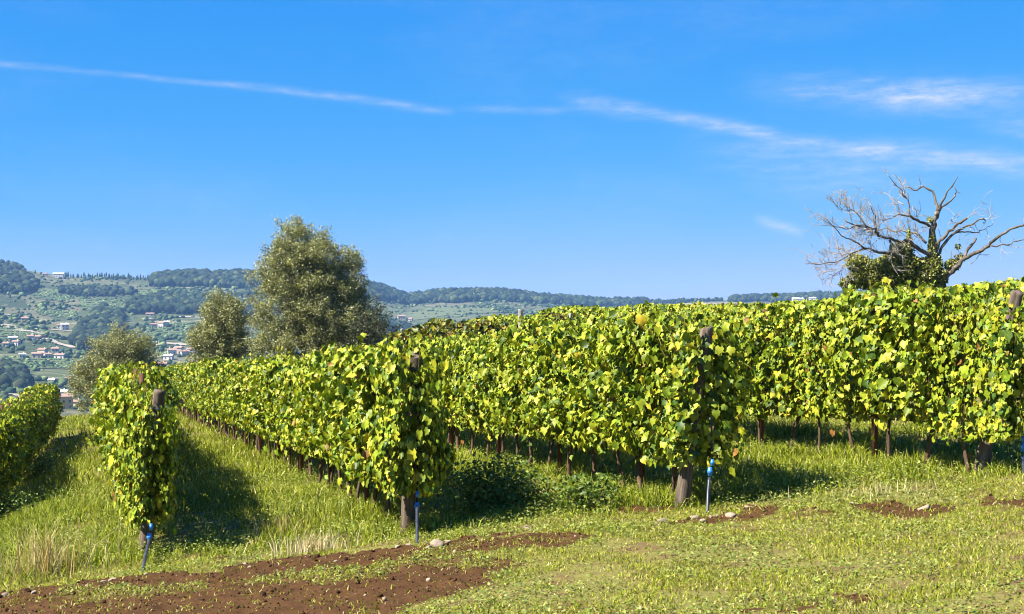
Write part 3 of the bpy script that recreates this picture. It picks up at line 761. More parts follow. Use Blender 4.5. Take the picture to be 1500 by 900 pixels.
# crumbs of earth and small gravel on the tilled strips
iv, it = ico(1)
x, y = frustum_points(60000, 9.0, 18.0, r7, .8); m, g = soil_mask(x, y); k = (m > 0) & (r7.random(len(x)) < .26); x, y = x[k], y[k]; n = len(x)
sz = r7.uniform(.004, .012, n) * (1 + (r7.random(n) < .05) * 1.5); pale = r7.random(n) < .10
tn = np.where(pale[:, None], (.28, .205, .13), (.048, .0245, .010)) * r7.uniform(.6, 1.3, (n, 1))
V, T, C = batch(iv, it, np.column_stack([x, y, H(x, y) + sz * .3]), r7.normal(0, 1, (n, 3)), r7.normal(0, 1, (n, 3)), np.column_stack([sz, sz * r7.uniform(.6, 1.2, n), sz * .7]), tn)
link('gravel', make_mesh('gravel', V, T, M_clod, C), label='brown earth crumbs and fine gravel on the tilled strip', cat='gravel', kind='stuff')
# loose stones, each its own thing
def stone_mesh(seed):
    r = np.random.default_rng(seed); V, T = ico(2); d = V * 1.0
    for k in range(11):
        nn = norm(r.normal(0, 1, 3)); c = r.uniform(.30, .7); dd = V @ nn; V = V - np.clip(dd - c, 0, None)[:, None] * nn * .92
    V = V * (1 + .12 * (vnoise(d[:, 0] * 3 + seed, d[:, 1] * 3 + d[:, 2] * 2, seed)[:, None] - .5))
    return make_mesh('stone', V, T, M_stone)
STONES = [stone_mesh(500 + k) for k in range(6)]
stone_list = [(643, 803, .115, 'largest flat pale stone beside the pipe of the middle row end'), (622, 797, .07, 'rounded stone right beside the straight grey pipe'),
    (628, 806, .06, 'small stone just below the straight grey pipe'), (656, 800, .05, 'small pale stone at the end of the stone cluster by the straight pipe'),
    (583, 806, .055, 'lone pale stone left of the straight grey pipe'), (600, 803, .045, 'small stone tucked left of the straight grey pipe foot'),
    (491, 826, .04, 'small pale stone on the soil bank edge'), (362, 824, .06, 'grey stone standing at the grass edge above the soil strip'),
    (366, 829, .045, 'smaller stone touching the grey stone at the grass edge'), (50, 866, .06, 'pale stone at the grass edge in the left corner'),
    (165, 850, .055, 'pale stone at the top of the soil bank before the curved pipe'), (152, 852, .04, 'little stone next to the pale stone on the soil bank'),
    (5, 872, .07, 'half-buried stone at the very left of the soil bank'), (215, 846, .04, 'stone at the foot of the curved dark blue pipe'),
    (128, 856, .04, 'small stone left along the soil bank edge'), (970, 766, .10, 'broad flat stone at the left end of the mound by the round post'),
    (1017, 759, .08, 'flat stone in the middle of the mound by the round post'), (1050, 752, .07, 'rounded stone just right of the short white-sided pipe'),
    (1068, 757, .085, 'long low stone on the mound right of the pipe'), (1042, 756, .05, 'small stone below the short white-sided pipe'),
    (1095, 744, .05, 'stone at the right end of the mound by the round post'), (1108, 740, .045, 'last little stone of the mound towards the shade'),
    (1030, 763, .045, 'small stone at the front of the mound'), (1226, 732, .06, 'pale stone alone in the grass before the bare-tree row'),
    (1246, 740, .055, 'tan stone beside the brown bare patch'), (1355, 744, .09, 'large grey-green stone at the edge of the brown bare patch'),
    (773, 774, .07, 'brownish slab of stone in the grass below the leafy weed bush'), (776, 777, .05, 'piece of stone under the brownish slab'),
    (698, 779, .05, 'upright reddish stone in front of the weed bush'), (850, 776, .05, 'small tan stone at the far end of the soil strip')]
r8 = np.random.default_rng(88)
for k, (px, py, s, lab) in enumerate(stone_list):
    s *= .88; p = unproject(px, py); o = link('stone', STONES[k % 6], loc=(p[0], p[1], Hs(p[0], p[1]) + s * .10), label=lab, cat='stone', group='loose stones along the row ends')
    o.scale = (s * r8.uniform(1.0, 1.35), s * r8.uniform(.7, 1.0), s * r8.uniform(.55, .75)); o.rotation_euler = (r8.normal(0, .15), r8.normal(0, .15), r8.uniform(0, 6.3))

# dry tufts and a weed bush
def dry_tuft(px, py, n, hgt, spread, label, seed, pal):
    r = np.random.default_rng(seed); p = unproject(px, py); a = r.uniform(0, 6.28, n); q = np.abs(r.normal(0, spread, n))
    x = p[0] + np.cos(a) * q * 1.5; y = p[1] + np.sin(a) * q
    h = hgt * r.uniform(.45, 1.1, n); V, T, C = blades(x, y, h, r.uniform(.006, .012, n), np.array(pal)[r.choice(len(pal), n)] * r.uniform(.8, 1.2, (n, 1)), r, .5)
    link('dry_grass_tuft', make_mesh('dry_grass_tuft', V - (p[0], p[1], p[2]), T, M_grass, C), loc=p, label=label, cat='grass tuft', kind='stuff')
STRAW = [(.50, .38, .17), (.38, .27, .11), (.42, .36, .15)]
dry_tuft(68, 838, 220, .62, .30, 'tall clump of straw-coloured dry grass near the left corner', 1, STRAW)
dry_tuft(455, 806, 260, .26, .20, 'bleached dead grass tuft on the bank between two rows', 2, [(.62, .52, .30), (.52, .42, .22)])
dry_tuft(410, 790, 130, .34, .22, 'thin wiry dry grass beside the bleached tuft', 3, STRAW)
dry_tuft(1290, 722, 130, .18, .3, 'small pale dry grass patch above the brown bare spot', 4, [(.56, .48, .26), (.40, .36, .15)])
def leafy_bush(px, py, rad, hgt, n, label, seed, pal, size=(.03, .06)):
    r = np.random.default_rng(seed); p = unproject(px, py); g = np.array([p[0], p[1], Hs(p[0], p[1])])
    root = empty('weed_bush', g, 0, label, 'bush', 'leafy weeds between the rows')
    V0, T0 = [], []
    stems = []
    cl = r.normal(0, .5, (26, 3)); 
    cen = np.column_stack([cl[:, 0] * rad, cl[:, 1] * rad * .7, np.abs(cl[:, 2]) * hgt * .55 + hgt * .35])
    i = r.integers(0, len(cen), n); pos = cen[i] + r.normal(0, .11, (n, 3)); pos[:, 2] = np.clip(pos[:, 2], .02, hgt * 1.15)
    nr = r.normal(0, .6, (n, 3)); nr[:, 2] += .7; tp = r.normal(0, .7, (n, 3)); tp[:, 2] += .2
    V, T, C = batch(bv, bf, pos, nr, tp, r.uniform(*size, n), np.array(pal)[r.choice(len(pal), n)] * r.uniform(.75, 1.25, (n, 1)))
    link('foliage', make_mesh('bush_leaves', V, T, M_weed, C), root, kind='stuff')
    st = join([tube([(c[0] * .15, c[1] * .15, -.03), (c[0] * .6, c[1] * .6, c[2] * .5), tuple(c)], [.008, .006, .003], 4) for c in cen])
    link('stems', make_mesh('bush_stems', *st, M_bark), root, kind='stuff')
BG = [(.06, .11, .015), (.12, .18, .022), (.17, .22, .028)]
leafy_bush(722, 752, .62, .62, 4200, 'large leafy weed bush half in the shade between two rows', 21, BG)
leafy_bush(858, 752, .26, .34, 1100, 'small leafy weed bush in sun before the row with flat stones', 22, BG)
leafy_bush(48, 705, .8, .6, 3600, 'leafy weeds added to darken the shaded lane by the edge row', 24, BG)  # added bush, makes the shadow along this lane look darker
leafy_bush(8, 770, .6, .5, 3000, 'leafy weeds added to deepen the shade at the left border below the edge row', 25, BG)  # another added bush, fills the row's shadow at the border

# ------------------------------------------------------------------ olive trees
def olive(px, d, top, blobs, n, label, seed, size=(.065, .13), pal=None, base_px=None, name='olive_tree', cat='olive tree', mat=None, nclump=260):
    """blobs: (px, py, radius px x, radius px y) outline lobes at distance d; the crown is filled through its volume"""
    r = np.random.default_rng(seed); x0 = (px - 750) / F * d; g = float(Hbase(np.array([x0]), np.array([d]))[0])
    root = empty(name, (x0, d, g), 0, label, cat, 'olive trees beyond the rows' if name == 'olive_tree' else None)
    sc = d / F; B = []
    for bx, by, rx, ry in blobs:
        B.append(((bx - 750) * sc - x0, r.normal(0, .12) * rx * sc, (450 - by) * sc - g, rx * sc, rx * sc * .9, ry * sc))
    B = np.array(B); vol = B[:, 3] * B[:, 4] * B[:, 5]; 
    # clumps (leafy sprays) spread over each lobe, denser to its skin
    k = r.choice(len(B), nclump, p=vol ** .7 / (vol ** .7).sum()); u = norm(r.normal(0, 1, (nclump, 3))); q = r.random(nclump) ** .42
    C0 = B[k, :3] + u * q[:, None] * B[k, 3:6]
    out = norm(u * np.array([1, 1, 1]) + (0, 0, .55))
    # leaves along sprays
    i = r.integers(0, nclump, n); t = r.random(n); ln = r.uniform(.35, .75, nclump)
    dirs = norm(out + r.normal(0, .38, (nclump, 3)))
    pos = C0[i] + dirs[i] * (t * ln[i])[:, None] + r.normal(0, .19, (n, 3)) * (1 - .55 * t)[:, None]
    tip = dirs[i] + r.normal(0, .55, (n, 3)); nr = r.normal(0, .7, (n, 3)); nr[:, 2] += .5
    ct = r.uniform(.72, 1.2, nclump)
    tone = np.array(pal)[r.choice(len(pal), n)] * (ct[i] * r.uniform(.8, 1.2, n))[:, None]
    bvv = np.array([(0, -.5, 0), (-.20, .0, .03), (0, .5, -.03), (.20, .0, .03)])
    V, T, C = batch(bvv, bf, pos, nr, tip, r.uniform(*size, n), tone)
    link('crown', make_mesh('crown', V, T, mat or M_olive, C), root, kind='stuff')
    # trunk and limbs
    zc = B[:, 2].mean(); hs = np.array([-.3, .25, .5, .8, 1.1]) * max(.6, zc * .45)
    P = np.column_stack([np.cumsum(r.normal(0, .08, 5)), np.cumsum(r.normal(0, .05, 5)), hs]); parts = [tube(P, np.array([1.35, 1.05, .95, .9, .8]) * (.06 + .035 * zc), 8, True, .15, r)]
    for j in range(22):
        e = C0[r.integers(nclump)]; s0 = P[-1] * r.uniform(.8, 1) ; mid = s0 + (e - s0) * .5 + r.normal(0, .18, 3) - (0, 0, .15)
        parts.append(tube([s0, (s0 + mid) / 2 + r.normal(0, .06, 3), mid, (mid + e) / 2 + r.normal(0, .08, 3), e], np.array([.10, .075, .05, .03, .012]) * (.5 + .14 * zc), 5, True))
    link('trunk', make_mesh('trunk', *join(parts), M_olivebark, smooth=True), root)
    # fine twigs
    tw = [tube([C0[j] - dirs[j] * .25, C0[j] + dirs[j] * ln[j] * .9], [.012, .004], 3, False) for j in range(nclump)]
    link('twigs', make_mesh('twigs', *join(tw), M_olivebark), root, kind='stuff')
OL = [(.19, .20, .060), (.28, .285, .10), (.42, .42, .22), (.13, .145, .036), (.30, .29, .07)]
olive(455, 62, 320, [(436, 374, 38, 40), (430, 354, 25, 27), (478, 406, 46, 44), (464, 388, 38, 38), (508, 392, 18, 24), (415, 430, 46, 55), (470, 450, 58, 60), (505, 460, 42, 55), (400, 490, 36, 45), (450, 510, 55, 45), (520, 490, 32, 36)],
      135000, 'tallest olive tree, broad grey-green crown above the rows', 31, pal=OL, nclump=820)
olive(328, 66, 430, [(327, 464, 25, 28), (318, 500, 32, 38), (336, 498, 26, 38), (315, 538, 30, 30)], 50000, 'slimmer rounded olive tree just left of the tallest olive', 32, pal=OL, nclump=360)
olive(172, 74, 485, [(185, 512, 28, 26), (165, 530, 34, 34), (205, 525, 24, 28), (140, 560, 30, 36), (180, 560, 40, 36), (125, 575, 16, 24)], 52000, 'low bushy olive tree at the far end of the row seen end-on', 33, pal=OL, nclump=420)
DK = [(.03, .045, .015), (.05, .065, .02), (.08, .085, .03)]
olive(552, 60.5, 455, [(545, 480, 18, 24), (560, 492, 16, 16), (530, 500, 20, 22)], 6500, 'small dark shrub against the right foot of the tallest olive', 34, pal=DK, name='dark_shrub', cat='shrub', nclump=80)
olive(222, 75, 538, [(222, 548, 12, 12), (212, 556, 14, 12), (232, 553, 8, 8)], 4500, 'little shrub, leaves painted nearly black as shadow, beside the low bushy olive', 35, pal=[(.012, .016, .008), (.02, .026, .01)], name='dark_shrub', cat='shrub', nclump=60)  # dark shadow beside the olive, put into near-black leaf colours

# ------------------------------------------------------------------ dead tree with ivy
DT_D = 45.0; DS = DT_D / F
r9 = np.random.default_rng(99)
dt_x = (1366 - 750) * DS; dt_g = float(Hbase(np.array([dt_x]), np.array([DT_D]))[0])
dead = empty('dead_tree', (dt_x, DT_D, dt_g), 0, 'bare dead tree with pale twisted limbs and ivy-covered trunk', 'tree')
def dp(px, py, dep=0.0): return np.array([(px - 750) * DS - dt_x, dep, (450 - py) * DS - dt_g])
def zp(X, Y): return 1160 + X / 4.09, 240 + Y / 4.09        # from an enlargement of that corner
limbs_raw = [  # points X,Y in the enlargement, depth in m at the ends, radii px at the ends
    ([(862, 1190), (862, 900), (845, 740), (840, 600), (846, 430), (852, 340), (874, 285)], (0, 0), (17, 5.5)),
    ([(874, 285), (872, 240), (850, 165), (805, 130), (750, 150), (700, 132)], (0, .5), (4.5, 1.2)),
    ([(874, 285), (893, 230), (930, 165), (975, 85)], (0, -.3), (4.5, 1.0)),
    ([(880, 290), (900, 262), (945, 228), (990, 195), (1005, 160), (1000, 125)], (0, .4), (3.6, .9)),
    ([(990, 195), (1012, 172), (1040, 168)], (.4, .5), (1.6, .7)),
    ([(825, 375), (760, 350), (690, 320), (620, 312), (550, 335), (500, 350)], (0, -.9), (4.2, 1.0)),
    ([(690, 318), (685, 260), (668, 200), (652, 150), (640, 110)], (-.4, -.2), (2.6, .8)),
    ([(675, 215), (630, 165), (575, 125), (530, 88)], (-.3, -.9), (1.9, .6)),
    ([(655, 250), (610, 215), (570, 170)], (-.3, .3), (1.6, .6)),
    ([(805, 475), (765, 430), (710, 405), (640, 402), (570, 385), (520, 395)], (0, .7), (4.2, .9)),
    ([(860, 560), (760, 520), (690, 470), (640, 465), (560, 458), (480, 440), (455, 400), (400, 392), (330, 378), (260, 362)], (0, -1.4), (6.0, 1.2)),
    ([(480, 440), (465, 370), (445, 310), (425, 262)], (-.7, -.9), (2.8, .8)),
    ([(400, 392), (340, 385), (260, 410), (180, 385), (85, 338)], (-1.0, -1.7), (2.4, .6)),
    ([(470, 430), (420, 345), (380, 300), (335, 255)], (-.7, -.2), (2.0, .6)),
    ([(440, 425), (330, 290), (240, 290), (185, 232)], (-.8, -1.1), (1.8, .6)),
    ([(310, 350), (300, 280), (290, 230)], (-1, -.8), (1.2, .5)), ([(255, 300), (245, 245), (240, 200)], (-1, -1.2), (1.1, .5)),
    ([(850, 640), (740, 600), (620, 570), (580, 545), (500, 537), (400, 512), (340, 480), (250, 440), (160, 345)], (0, -1.2), (6.0, .8)),
    ([(558, 462), (560, 500), (556, 540)], (-.6, -.7), (3.6, 3.8)),
    ([(400, 512), (300, 555), (200, 600), (100, 612), (28, 612)], (-.7, -1.6), (2.4, .6)),
    ([(420, 515), (330, 540), (230, 540), (130, 600)], (-.7, -.2), (2.0, .6)),
    ([(340, 540), (300, 600), (250, 640), (150, 655)], (-.8, -.3), (1.6, .5)),
    ([(310, 590), (260, 660), (185, 700)], (-.5, -.4), (1.2, .5)),
    ([(820, 690), (720, 640), (620, 575), (560, 570), (480, 605), (440, 560), (390, 530)], (.2, .9), (4.0, 1.0)),
    ([(850, 560), (880, 470), (930, 410), (965, 365), (1017, 332)], (0, -.5), (5.2, 3.4)),
    ([(860, 590), (905, 500), (965, 428), (1040, 385), (1120, 345), (1160, 320), (1192, 335), (1185, 352)], (0, .6), (5.0, .8)),
    ([(985, 415), (1060, 402), (1150, 406), (1215, 385), (1268, 345)], (.2, 1.0), (2.6, .7)),
    ([(1120, 345), (1140, 375), (1150, 405)], (.5, .6), (1.0, .5)), ([(1085, 360), (1110, 375), (1130, 398)], (.5, .6), (1.0, .5)), ([(1215, 385), (1225, 420)], (.8, .8), (.9, .5)),
    ([(865, 760), (910, 690), (960, 625), (1030, 565), (1110, 520), (1160, 480), (1210, 430), (1290, 385), (1335, 372), (1391, 362), (1470, 330)], (0, -1.1), (7.5, 1.2)),
    ([(1150, 495), (1240, 490), (1300, 466), (1350, 462), (1391, 485)], (-.6, -1.0), (2.4, .9)),
    ([(1335, 375), (1330, 335)], (-.9, -.9), (1.1, .5)), ([(1290, 466), (1280, 440)], (-.8, -.8), (.9, .5)),
    ([(1005, 580), (1060, 495), (1102, 447)], (-.3, .0), (4.4, 3.6)),
    ([(885, 660), (895, 590), (907, 525)], (.2, .3), (4.5, 2.6)),
    ([(870, 600), (800, 560), (720, 600), (620, 655), (560, 720)], (.4, 1.0), (4.0, 1.0)),
    ([(940, 360), (965, 330), (1000, 310), (1020, 290), (1060, 275)], (.0, .6), (1.4, .5)),
]
limb_parts, twig_parts = [], []
twig_seeds = []
for pts, (d0, d1), (ra, rb) in limbs_raw:
    n = len(pts); P = np.array([dp(*zp(X, Y), d0 + (d1 - d0) * k / (n - 1)) for k, (X, Y) in enumerate(pts)])
    tt = np.linspace(0, n - 1, (n - 1) * 3 + 1)
    PP = np.column_stack([np.interp(tt, range(n), P[:, k]) for k in range(3)])
    PP[1:-1] += r9.normal(0, .022, PP[1:-1].shape)
    Rr = np.interp(tt, [0, n - 1], [ra, rb]) * DS * .52
    seg = 9 if ra > 5 else 6
    (limb_parts if ra > 2.2 else twig_parts).append(tube(PP, Rr, seg, True, .16 if ra > 2.2 else .05, r9))
    for k in range(1, len(PP)):
        xpx = pts[0][0]
        left = PP[k][0] < dp(*zp(800, 0))[0]
        nt = 3 if left else 1
        if pts[0] == (862, 1190): nt = 0
        for _ in range(nt):
            if r9.random() < (.32 if left else .13): twig_seeds.append((PP[k], norm(PP[k] - PP[k - 1]), min(Rr[k], .02)))
for p, dr, rad in twig_seeds:
    def grow(p, dr, rad, L, lev):
        m = 4; P = [p]; q = dr
        for _ in range(m):
            q = norm(q + r9.normal(0, .22, 3) + (0, 0, .05)); P.append(P[-1] + q * L / m)
        twig_parts.append(tube(P, np.linspace(rad, max(rad * .5, .0055), m + 1), 4, False))
        if lev < 2:
            for _ in range(r9.integers(1, 4)):
                j = r9.integers(1, m + 1); grow(P[j], norm(q + r9.normal(0, .65, 3) + (0, 0, .12)), rad * .65, L * r9.uniform(.4, .75), lev + 1)
    grow(p, norm(dr + r9.normal(0, .65, 3) + (-.08, 0, .10)), max(.010, rad * .6), r9.uniform(.30, .80) * (1.0 if p[2] < dp(0, 310)[2] else .38), 0)
link('trunk', make_mesh('dead_trunk', *join(limb_parts), M_dead, smooth=True), dead)
link('twigs', make_mesh('dead_twigs', *join(twig_parts), M_twig, smooth=True), dead, kind='stuff')
V, T = tube([dp(*zp(857, 312), -.12), dp(*zp(855, 290), -.10)], [.040, .032], 8); link('cut_branch_scar', make_mesh('cut_branch_scar', V, T, M_cut), dead)
# ivy
ivy_c = []
for X, Y, rx, ry, n in ((660, 520, 70, 55, 1500), (640, 630, 160, 95, 9000), (800, 680, 120, 120, 7600), (560, 700, 170, 75, 7000), (420, 690, 95, 60, 2800), (400, 600, 75, 60, 1500), (500, 640, 110, 70, 3500), (340, 720, 60, 40, 900), (838, 500, 22, 90, 450), (850, 640, 60, 110, 3200), (822, 335, 10, 24, 50),
                        (960, 610, 46, 38, 1300), (1010, 565, 34, 28, 260), (700, 440, 12, 60, 160), (900, 680, 36, 50, 600), (860, 800, 90, 110, 2600), (700, 800, 200, 60, 2600), (990, 500, 16, 22, 60), (350, 740, 50, 30, 350)):
    u = norm(r9.normal(0, 1, (n, 3))); q = r9.random(n) ** .45; c = dp(*zp(X, Y), 0)
    ivy_c.append(c + u * q[:, None] * np.array([rx / 4.09 * DS, max(.22, min(rx, 120) / 4.09 * DS * .9), ry / 4.09 * DS]) * (1 + .25 * (vnoise(u[:, 0] * 4 + X, u[:, 2] * 4 + Y, 3)[:, None] - .4)))
ivy_c = np.concatenate(ivy_c); n = len(ivy_c)
nr = r9.normal(0, .6, (n, 3)); nr[:, 2] += .5; nr[:, 0] -= .6; nr[:, 1] -= .35; tp = r9.normal(0, .6, (n, 3)); tp[:, 2] -= .6
ipal = np.array([(.07, .09, .016), (.16, .175, .026), (.26, .25, .04), (.34, .32, .07)]); tn = ipal[r9.choice(4, n, p=[.3, .36, .26, .08])] * r9.uniform(.75, 1.25, (n, 1))
V, T, C = batch(bv, bf, ivy_c, nr, tp, r9.uniform(.05, .095, n), tn)
link('ivy', make_mesh('ivy', V, T, M_ivy, C), dead, label='dark ivy thickly clothing the trunk and lower limbs', kind='stuff')

# ------------------------------------------------------------------ far hillside: woods, hedges, fields, roads, houses
def pol(px, d):
    az = np.arctan((np.asarray(px, float) - 750) / F); return np.sin(az) * d, np.cos(az) * d
r10 = np.random.default_rng(1010)
def tree_shape(seed, squash=1.0, sub=1):
    r = np.random.default_rng(seed); V, T = ico(sub); d = V.copy()
    V = V * (1 + r.uniform(-.28, .28, (len(V), 1))); V[:, 2] = V[:, 2] * squash; V[:, 2] -= V[:, 2].min()
    return V, T
SHAPES = [tree_shape(600 + k, s) for k, s in enumerate((1.0, 1.15, .85, 1.3))]
WPAL = np.array([(.009, .018, .008), (.017, .028, .010), (.029, .042, .014), (.048, .060, .021)])
def wood(name, X, Y, hgt, label, pal=WPAL, probs=(.35, .35, .2, .1), wide=.46, cat='wood'):
    n = len(X); Z = Hbase(X, Y) - .5; Vs, Ts, Cs, o = [], [], [], 0
    k = r10.integers(0, 4, n)
    for j, (b_v, b_f) in enumerate(SHAPES):
        s = k == j; m = s.sum()
        if not m: continue
        h = hgt[s]; a = r10.uniform(0, 6.28, m); w = h * wide * r10.uniform(.8, 1.3, m)
        nr = np.tile((0., 0, 1), (m, 1)) + r10.normal(0, .06, (m, 3)); tp = np.column_stack([np.cos(a), np.sin(a), np.zeros(m)])
        b2 = b_v / np.array([1, 1, b_v[:, 2].max()])
        V, T, C = batch(b2, b_f, np.column_stack([X[s], Y[s], Z[s]]), nr, tp, np.column_stack([w, w, h]), np.array(pal)[r10.choice(len(pal), m, p=probs)] * r10.uniform(.5, 1.6, (m, 1)))
        # mottled crowns: uneven colour of leaf clusters
        C = C * r10.uniform(.55, 1.5, (len(C), 1)); Vs.append(V); Ts.append(T + o); Cs.append(C); o += len(V)
    return link(name, make_mesh(name, np.concatenate(Vs), np.concatenate(Ts), M_farleaf, np.concatenate(Cs)), label=label, cat=cat, kind='stuff')
def scatter_poly(poly, n):
    """poly in (bearing px, distance m)"""
    P = np.array(poly, float); a = r10.uniform(P[:, 0].min(), P[:, 0].max(), n); d = r10.uniform(P[:, 1].min(), P[:, 1].max(), n)
    e = fbm(a / 18, d / 60, 7, 3) - .5
    k = inpoly(a + e * 26, d + e * 90, poly); return pol(a[k], d[k])
WOODS = [
    ('dark wood crowning the ridge left of the tallest olive', [(222, 2200), (232, 2130), (310, 2120), (385, 2130), (470, 2200), (560, 2280), (560, 2440), (460, 2400), (372, 2345), (225, 2320)], 1300, (9, 15)),
    ('dark band of wood below the ridge, above the pale road', [(182, 1830), (200, 1770), (300, 1745), (400, 1750), (420, 1900), (340, 1960), (260, 1950), (205, 1930)], 700, (8, 13)),
    ('dark wooded gully running down the middle of the hillside', [(105, 1480), (128, 1600), (150, 1790), (178, 1780), (178, 1600), (172, 1470), (150, 1340), (118, 1350)], 420, (8, 13)),
    ('round dark grove low on the left of the slope', [(-60, 1010), (-60, 1170), (10, 1180), (38, 1110), (44, 1030), (20, 1005)], 150, (7, 11)),
    ('dark wood on the hilltop in the left corner', [(-120, 2330), (-120, 1900), (20, 1900), (58, 1990), (50, 2120), (28, 2330)], 560, (8, 13)),
    ('belt of trees under the cypress line', [(85, 2010), (100, 2080), (180, 2060), (200, 2000), (140, 1960)], 150, (7, 11)),
    ('long hazy wooded ridge in the middle distance', [(535, 2150), (600, 2270), (700, 2300), (800, 2380), (950, 2450), (950, 2640), (860, 2610), (730, 2560), (640, 2540), (590, 2480), (535, 2440)], 1900, (9, 14)),
    ('scrub wood on the slope right of the tallest olive', [(545, 1720), (620, 1730), (640, 1800), (590, 1850), (550, 1840)], 170, (7, 11)),
    ('far wooded rise left of the bare tree', [(1068, 2560), (1150, 2560), (1260, 2560), (1420, 2600), (1420, 2720), (1240, 2700), (1150, 2690), (1068, 2660)], 800, (9, 13)),
    ('trees along the skyline above the plain', [(930, 2560), (1010, 2580), (1060, 2600), (1060, 2640), (930, 2640)], 90, (6, 9)),
]
for lab, poly, n, hr in WOODS:
    X, Y = scatter_poly(poly, int(n * 2.7)); wood('far_wood', X, Y, r10.uniform(hr[0] * .6, hr[1] * 1.0, len(X)), lab)
# hedges and scattered orchard trees following the terraces
n = 46000; a = r10.uniform(-120, 1260, n); d = np.sqrt(r10.random(n) * (2500 ** 2 - 800 ** 2) + 800 ** 2); X, Y = pol(a, d); Z = Hbase(X, Y)
ph = ((Z + fbm(X / 160, Y / 160, 15, 3) * 26) / 5.6) % 1.0
cl = fbm(X / 90, Y / 90, 19, 3)
k = ((ph < .17) & (r10.random(n) < .55)) | ((cl > .60) & (r10.random(n) < .4)) | (r10.random(n) < .035)
k &= (d < 2300) | (a > 500)
wood('hillside_hedges', X[k], Y[k], r10.uniform(1.3, 4.2, k.sum()) * np.where(cl[k] > .6, 1.35, 1.0), 'hedges and scattered small trees on the far terraced hillside',
     WPAL * 2.4, (.3, .3, .25, .15), .62, 'hedges')
# lines of vines on the lighter terraces
M_field = noisy_mat('meadow_green', (.075, .092, .034), (.125, .14, .055), .08, 0.95, coord='Generated', detail=4)
M_tan = noisy_mat('dry_field_tan', (.20, .15, .09), (.29, .23, .15), .5, 0.95, coord='Generated')
M_road = noisy_mat('pale_dirt_road', (.26, .21, .15), (.36, .31, .24), 3, 0.95, coord='Generated')
M_ploughed = noisy_mat('ploughed_purple_brown', (.085, .065, .055), (.12, .092, .078), 6, 0.95, coord='Generated')
def field(name, c, mat, rows=0, lift=.7):
    """c: four corners (bearing px, distance): near-left, near-right, far-right, far-left"""
    c = np.array(c, float); nu, nw = 14, 12; uu, ww = np.meshgrid(np.linspace(0, 1, nu), np.linspace(0, 1, nw)); uu = uu.ravel(); ww = ww.ravel()
    q = (c[0] * ((1 - uu) * (1 - ww))[:, None] + c[1] * (uu * (1 - ww))[:, None] + c[2] * (uu * ww)[:, None] + c[3] * ((1 - uu) * ww)[:, None])
    x, y = pol(q[:, 0], q[:, 1]); V = np.column_stack([x, y, Hbase(x, y) + lift]); i = np.arange(nu * nw).reshape(nw, nu)
    T = np.stack([i[:-1, :-1], i[:-1, 1:], i[1:, 1:], i[1:, :-1]], -1).reshape(-1, 4)
    link(name, make_mesh(name, V, T, mat, smooth=True), kind='structure')
    if rows:
        bx, by = [], []
        for k in range(rows):
            w = (k + .5) / rows; t = np.linspace(0, 1, 70); q = c[0] * ((1 - t) * (1 - w))[:, None] + c[1] * (t * (1 - w))[:, None] + c[2] * (t * w)[:, None] + c[3] * ((1 - t) * w)[:, None]
            x, y = pol(q[:, 0], q[:, 1]); bx.append(x + r10.normal(0, .8, 70)); by.append(y + r10.normal(0, .8, 70))
        return np.concatenate(bx), np.concatenate(by)
hx, hy = [], []
for c, m, rows in (([(52, 1880), (100, 1870), (105, 2030), (50, 2050)], M_field, 7), ([(118, 1790), (186, 1800), (184, 1920), (118, 1925)], M_field, 6),
                   ([(60, 1700), (115, 1690), (110, 1780), (50, 1790)], M_field, 5), ([(0, 1480), (60, 1490), (70, 1590), (0, 1600)], M_field, 6),
                   ([(205, 1470), (300, 1500), (300, 1640), (210, 1620)], M_field, 8), ([(10, 1200), (110, 1200), (120, 1290), (5, 1280)], M_field, 6),
                   ([(545, 1950), (640, 1990), (640, 2130), (550, 2120)], M_field, 0), ([(640, 2010), (740, 2060), (700, 2180), (620, 2150)], M_field, 0),
                   ([(975, 2400), (1085, 2400), (1085, 2560), (1000, 2560)], M_tan, 0), ([(1085, 2380), (1240, 2400), (1240, 2540), (1095, 2540)], M_ploughed, 0),
                   ([(190, 2010), (232, 2000), (232, 2075), (185, 2080)], M_field, 3), ([(300, 2010), (370, 2010), (370, 2060), (300, 2070)], M_tan, 0)):
    o = field('field', c, m, rows)
    if o: hx.append(o[0]); hy.append(o[1])
hx = np.concatenate(hx); hy = np.concatenate(hy)
wood('terrace_vines', hx, hy, r10.uniform(1.5, 2.6, len(hx)), 'lines of vines on the light green far terraces', WPAL * 3.2, (.25, .35, .25, .15), .75, 'vines')
def ribbon(name, pts, width, mat, lift=.9):
    P = np.array([pol(a, d) for a, d in pts]); tt = np.linspace(0, len(P) - 1, 40); x = np.interp(tt, range(len(P)), P[:, 0]); y = np.interp(tt, range(len(P)), P[:, 1])
    tx, ty = np.gradient(x), np.gradient(y); l = np.hypot(tx, ty); nx, ny = -ty / l, tx / l; w = width * (.7 + .6 * vnoise(tt * 1.3, tt * 0, 3))
    x2 = np.concatenate([x - nx * w / 2, x + nx * w / 2]); y2 = np.concatenate([y - ny * w / 2, y + ny * w / 2]); V = np.column_stack([x2, y2, Hbase(x2, y2) + lift])
    T = np.array([(i, i + 1, i + 41, i + 40) for i in range(39)]); link(name, make_mesh(name, V, T, mat), kind='structure')
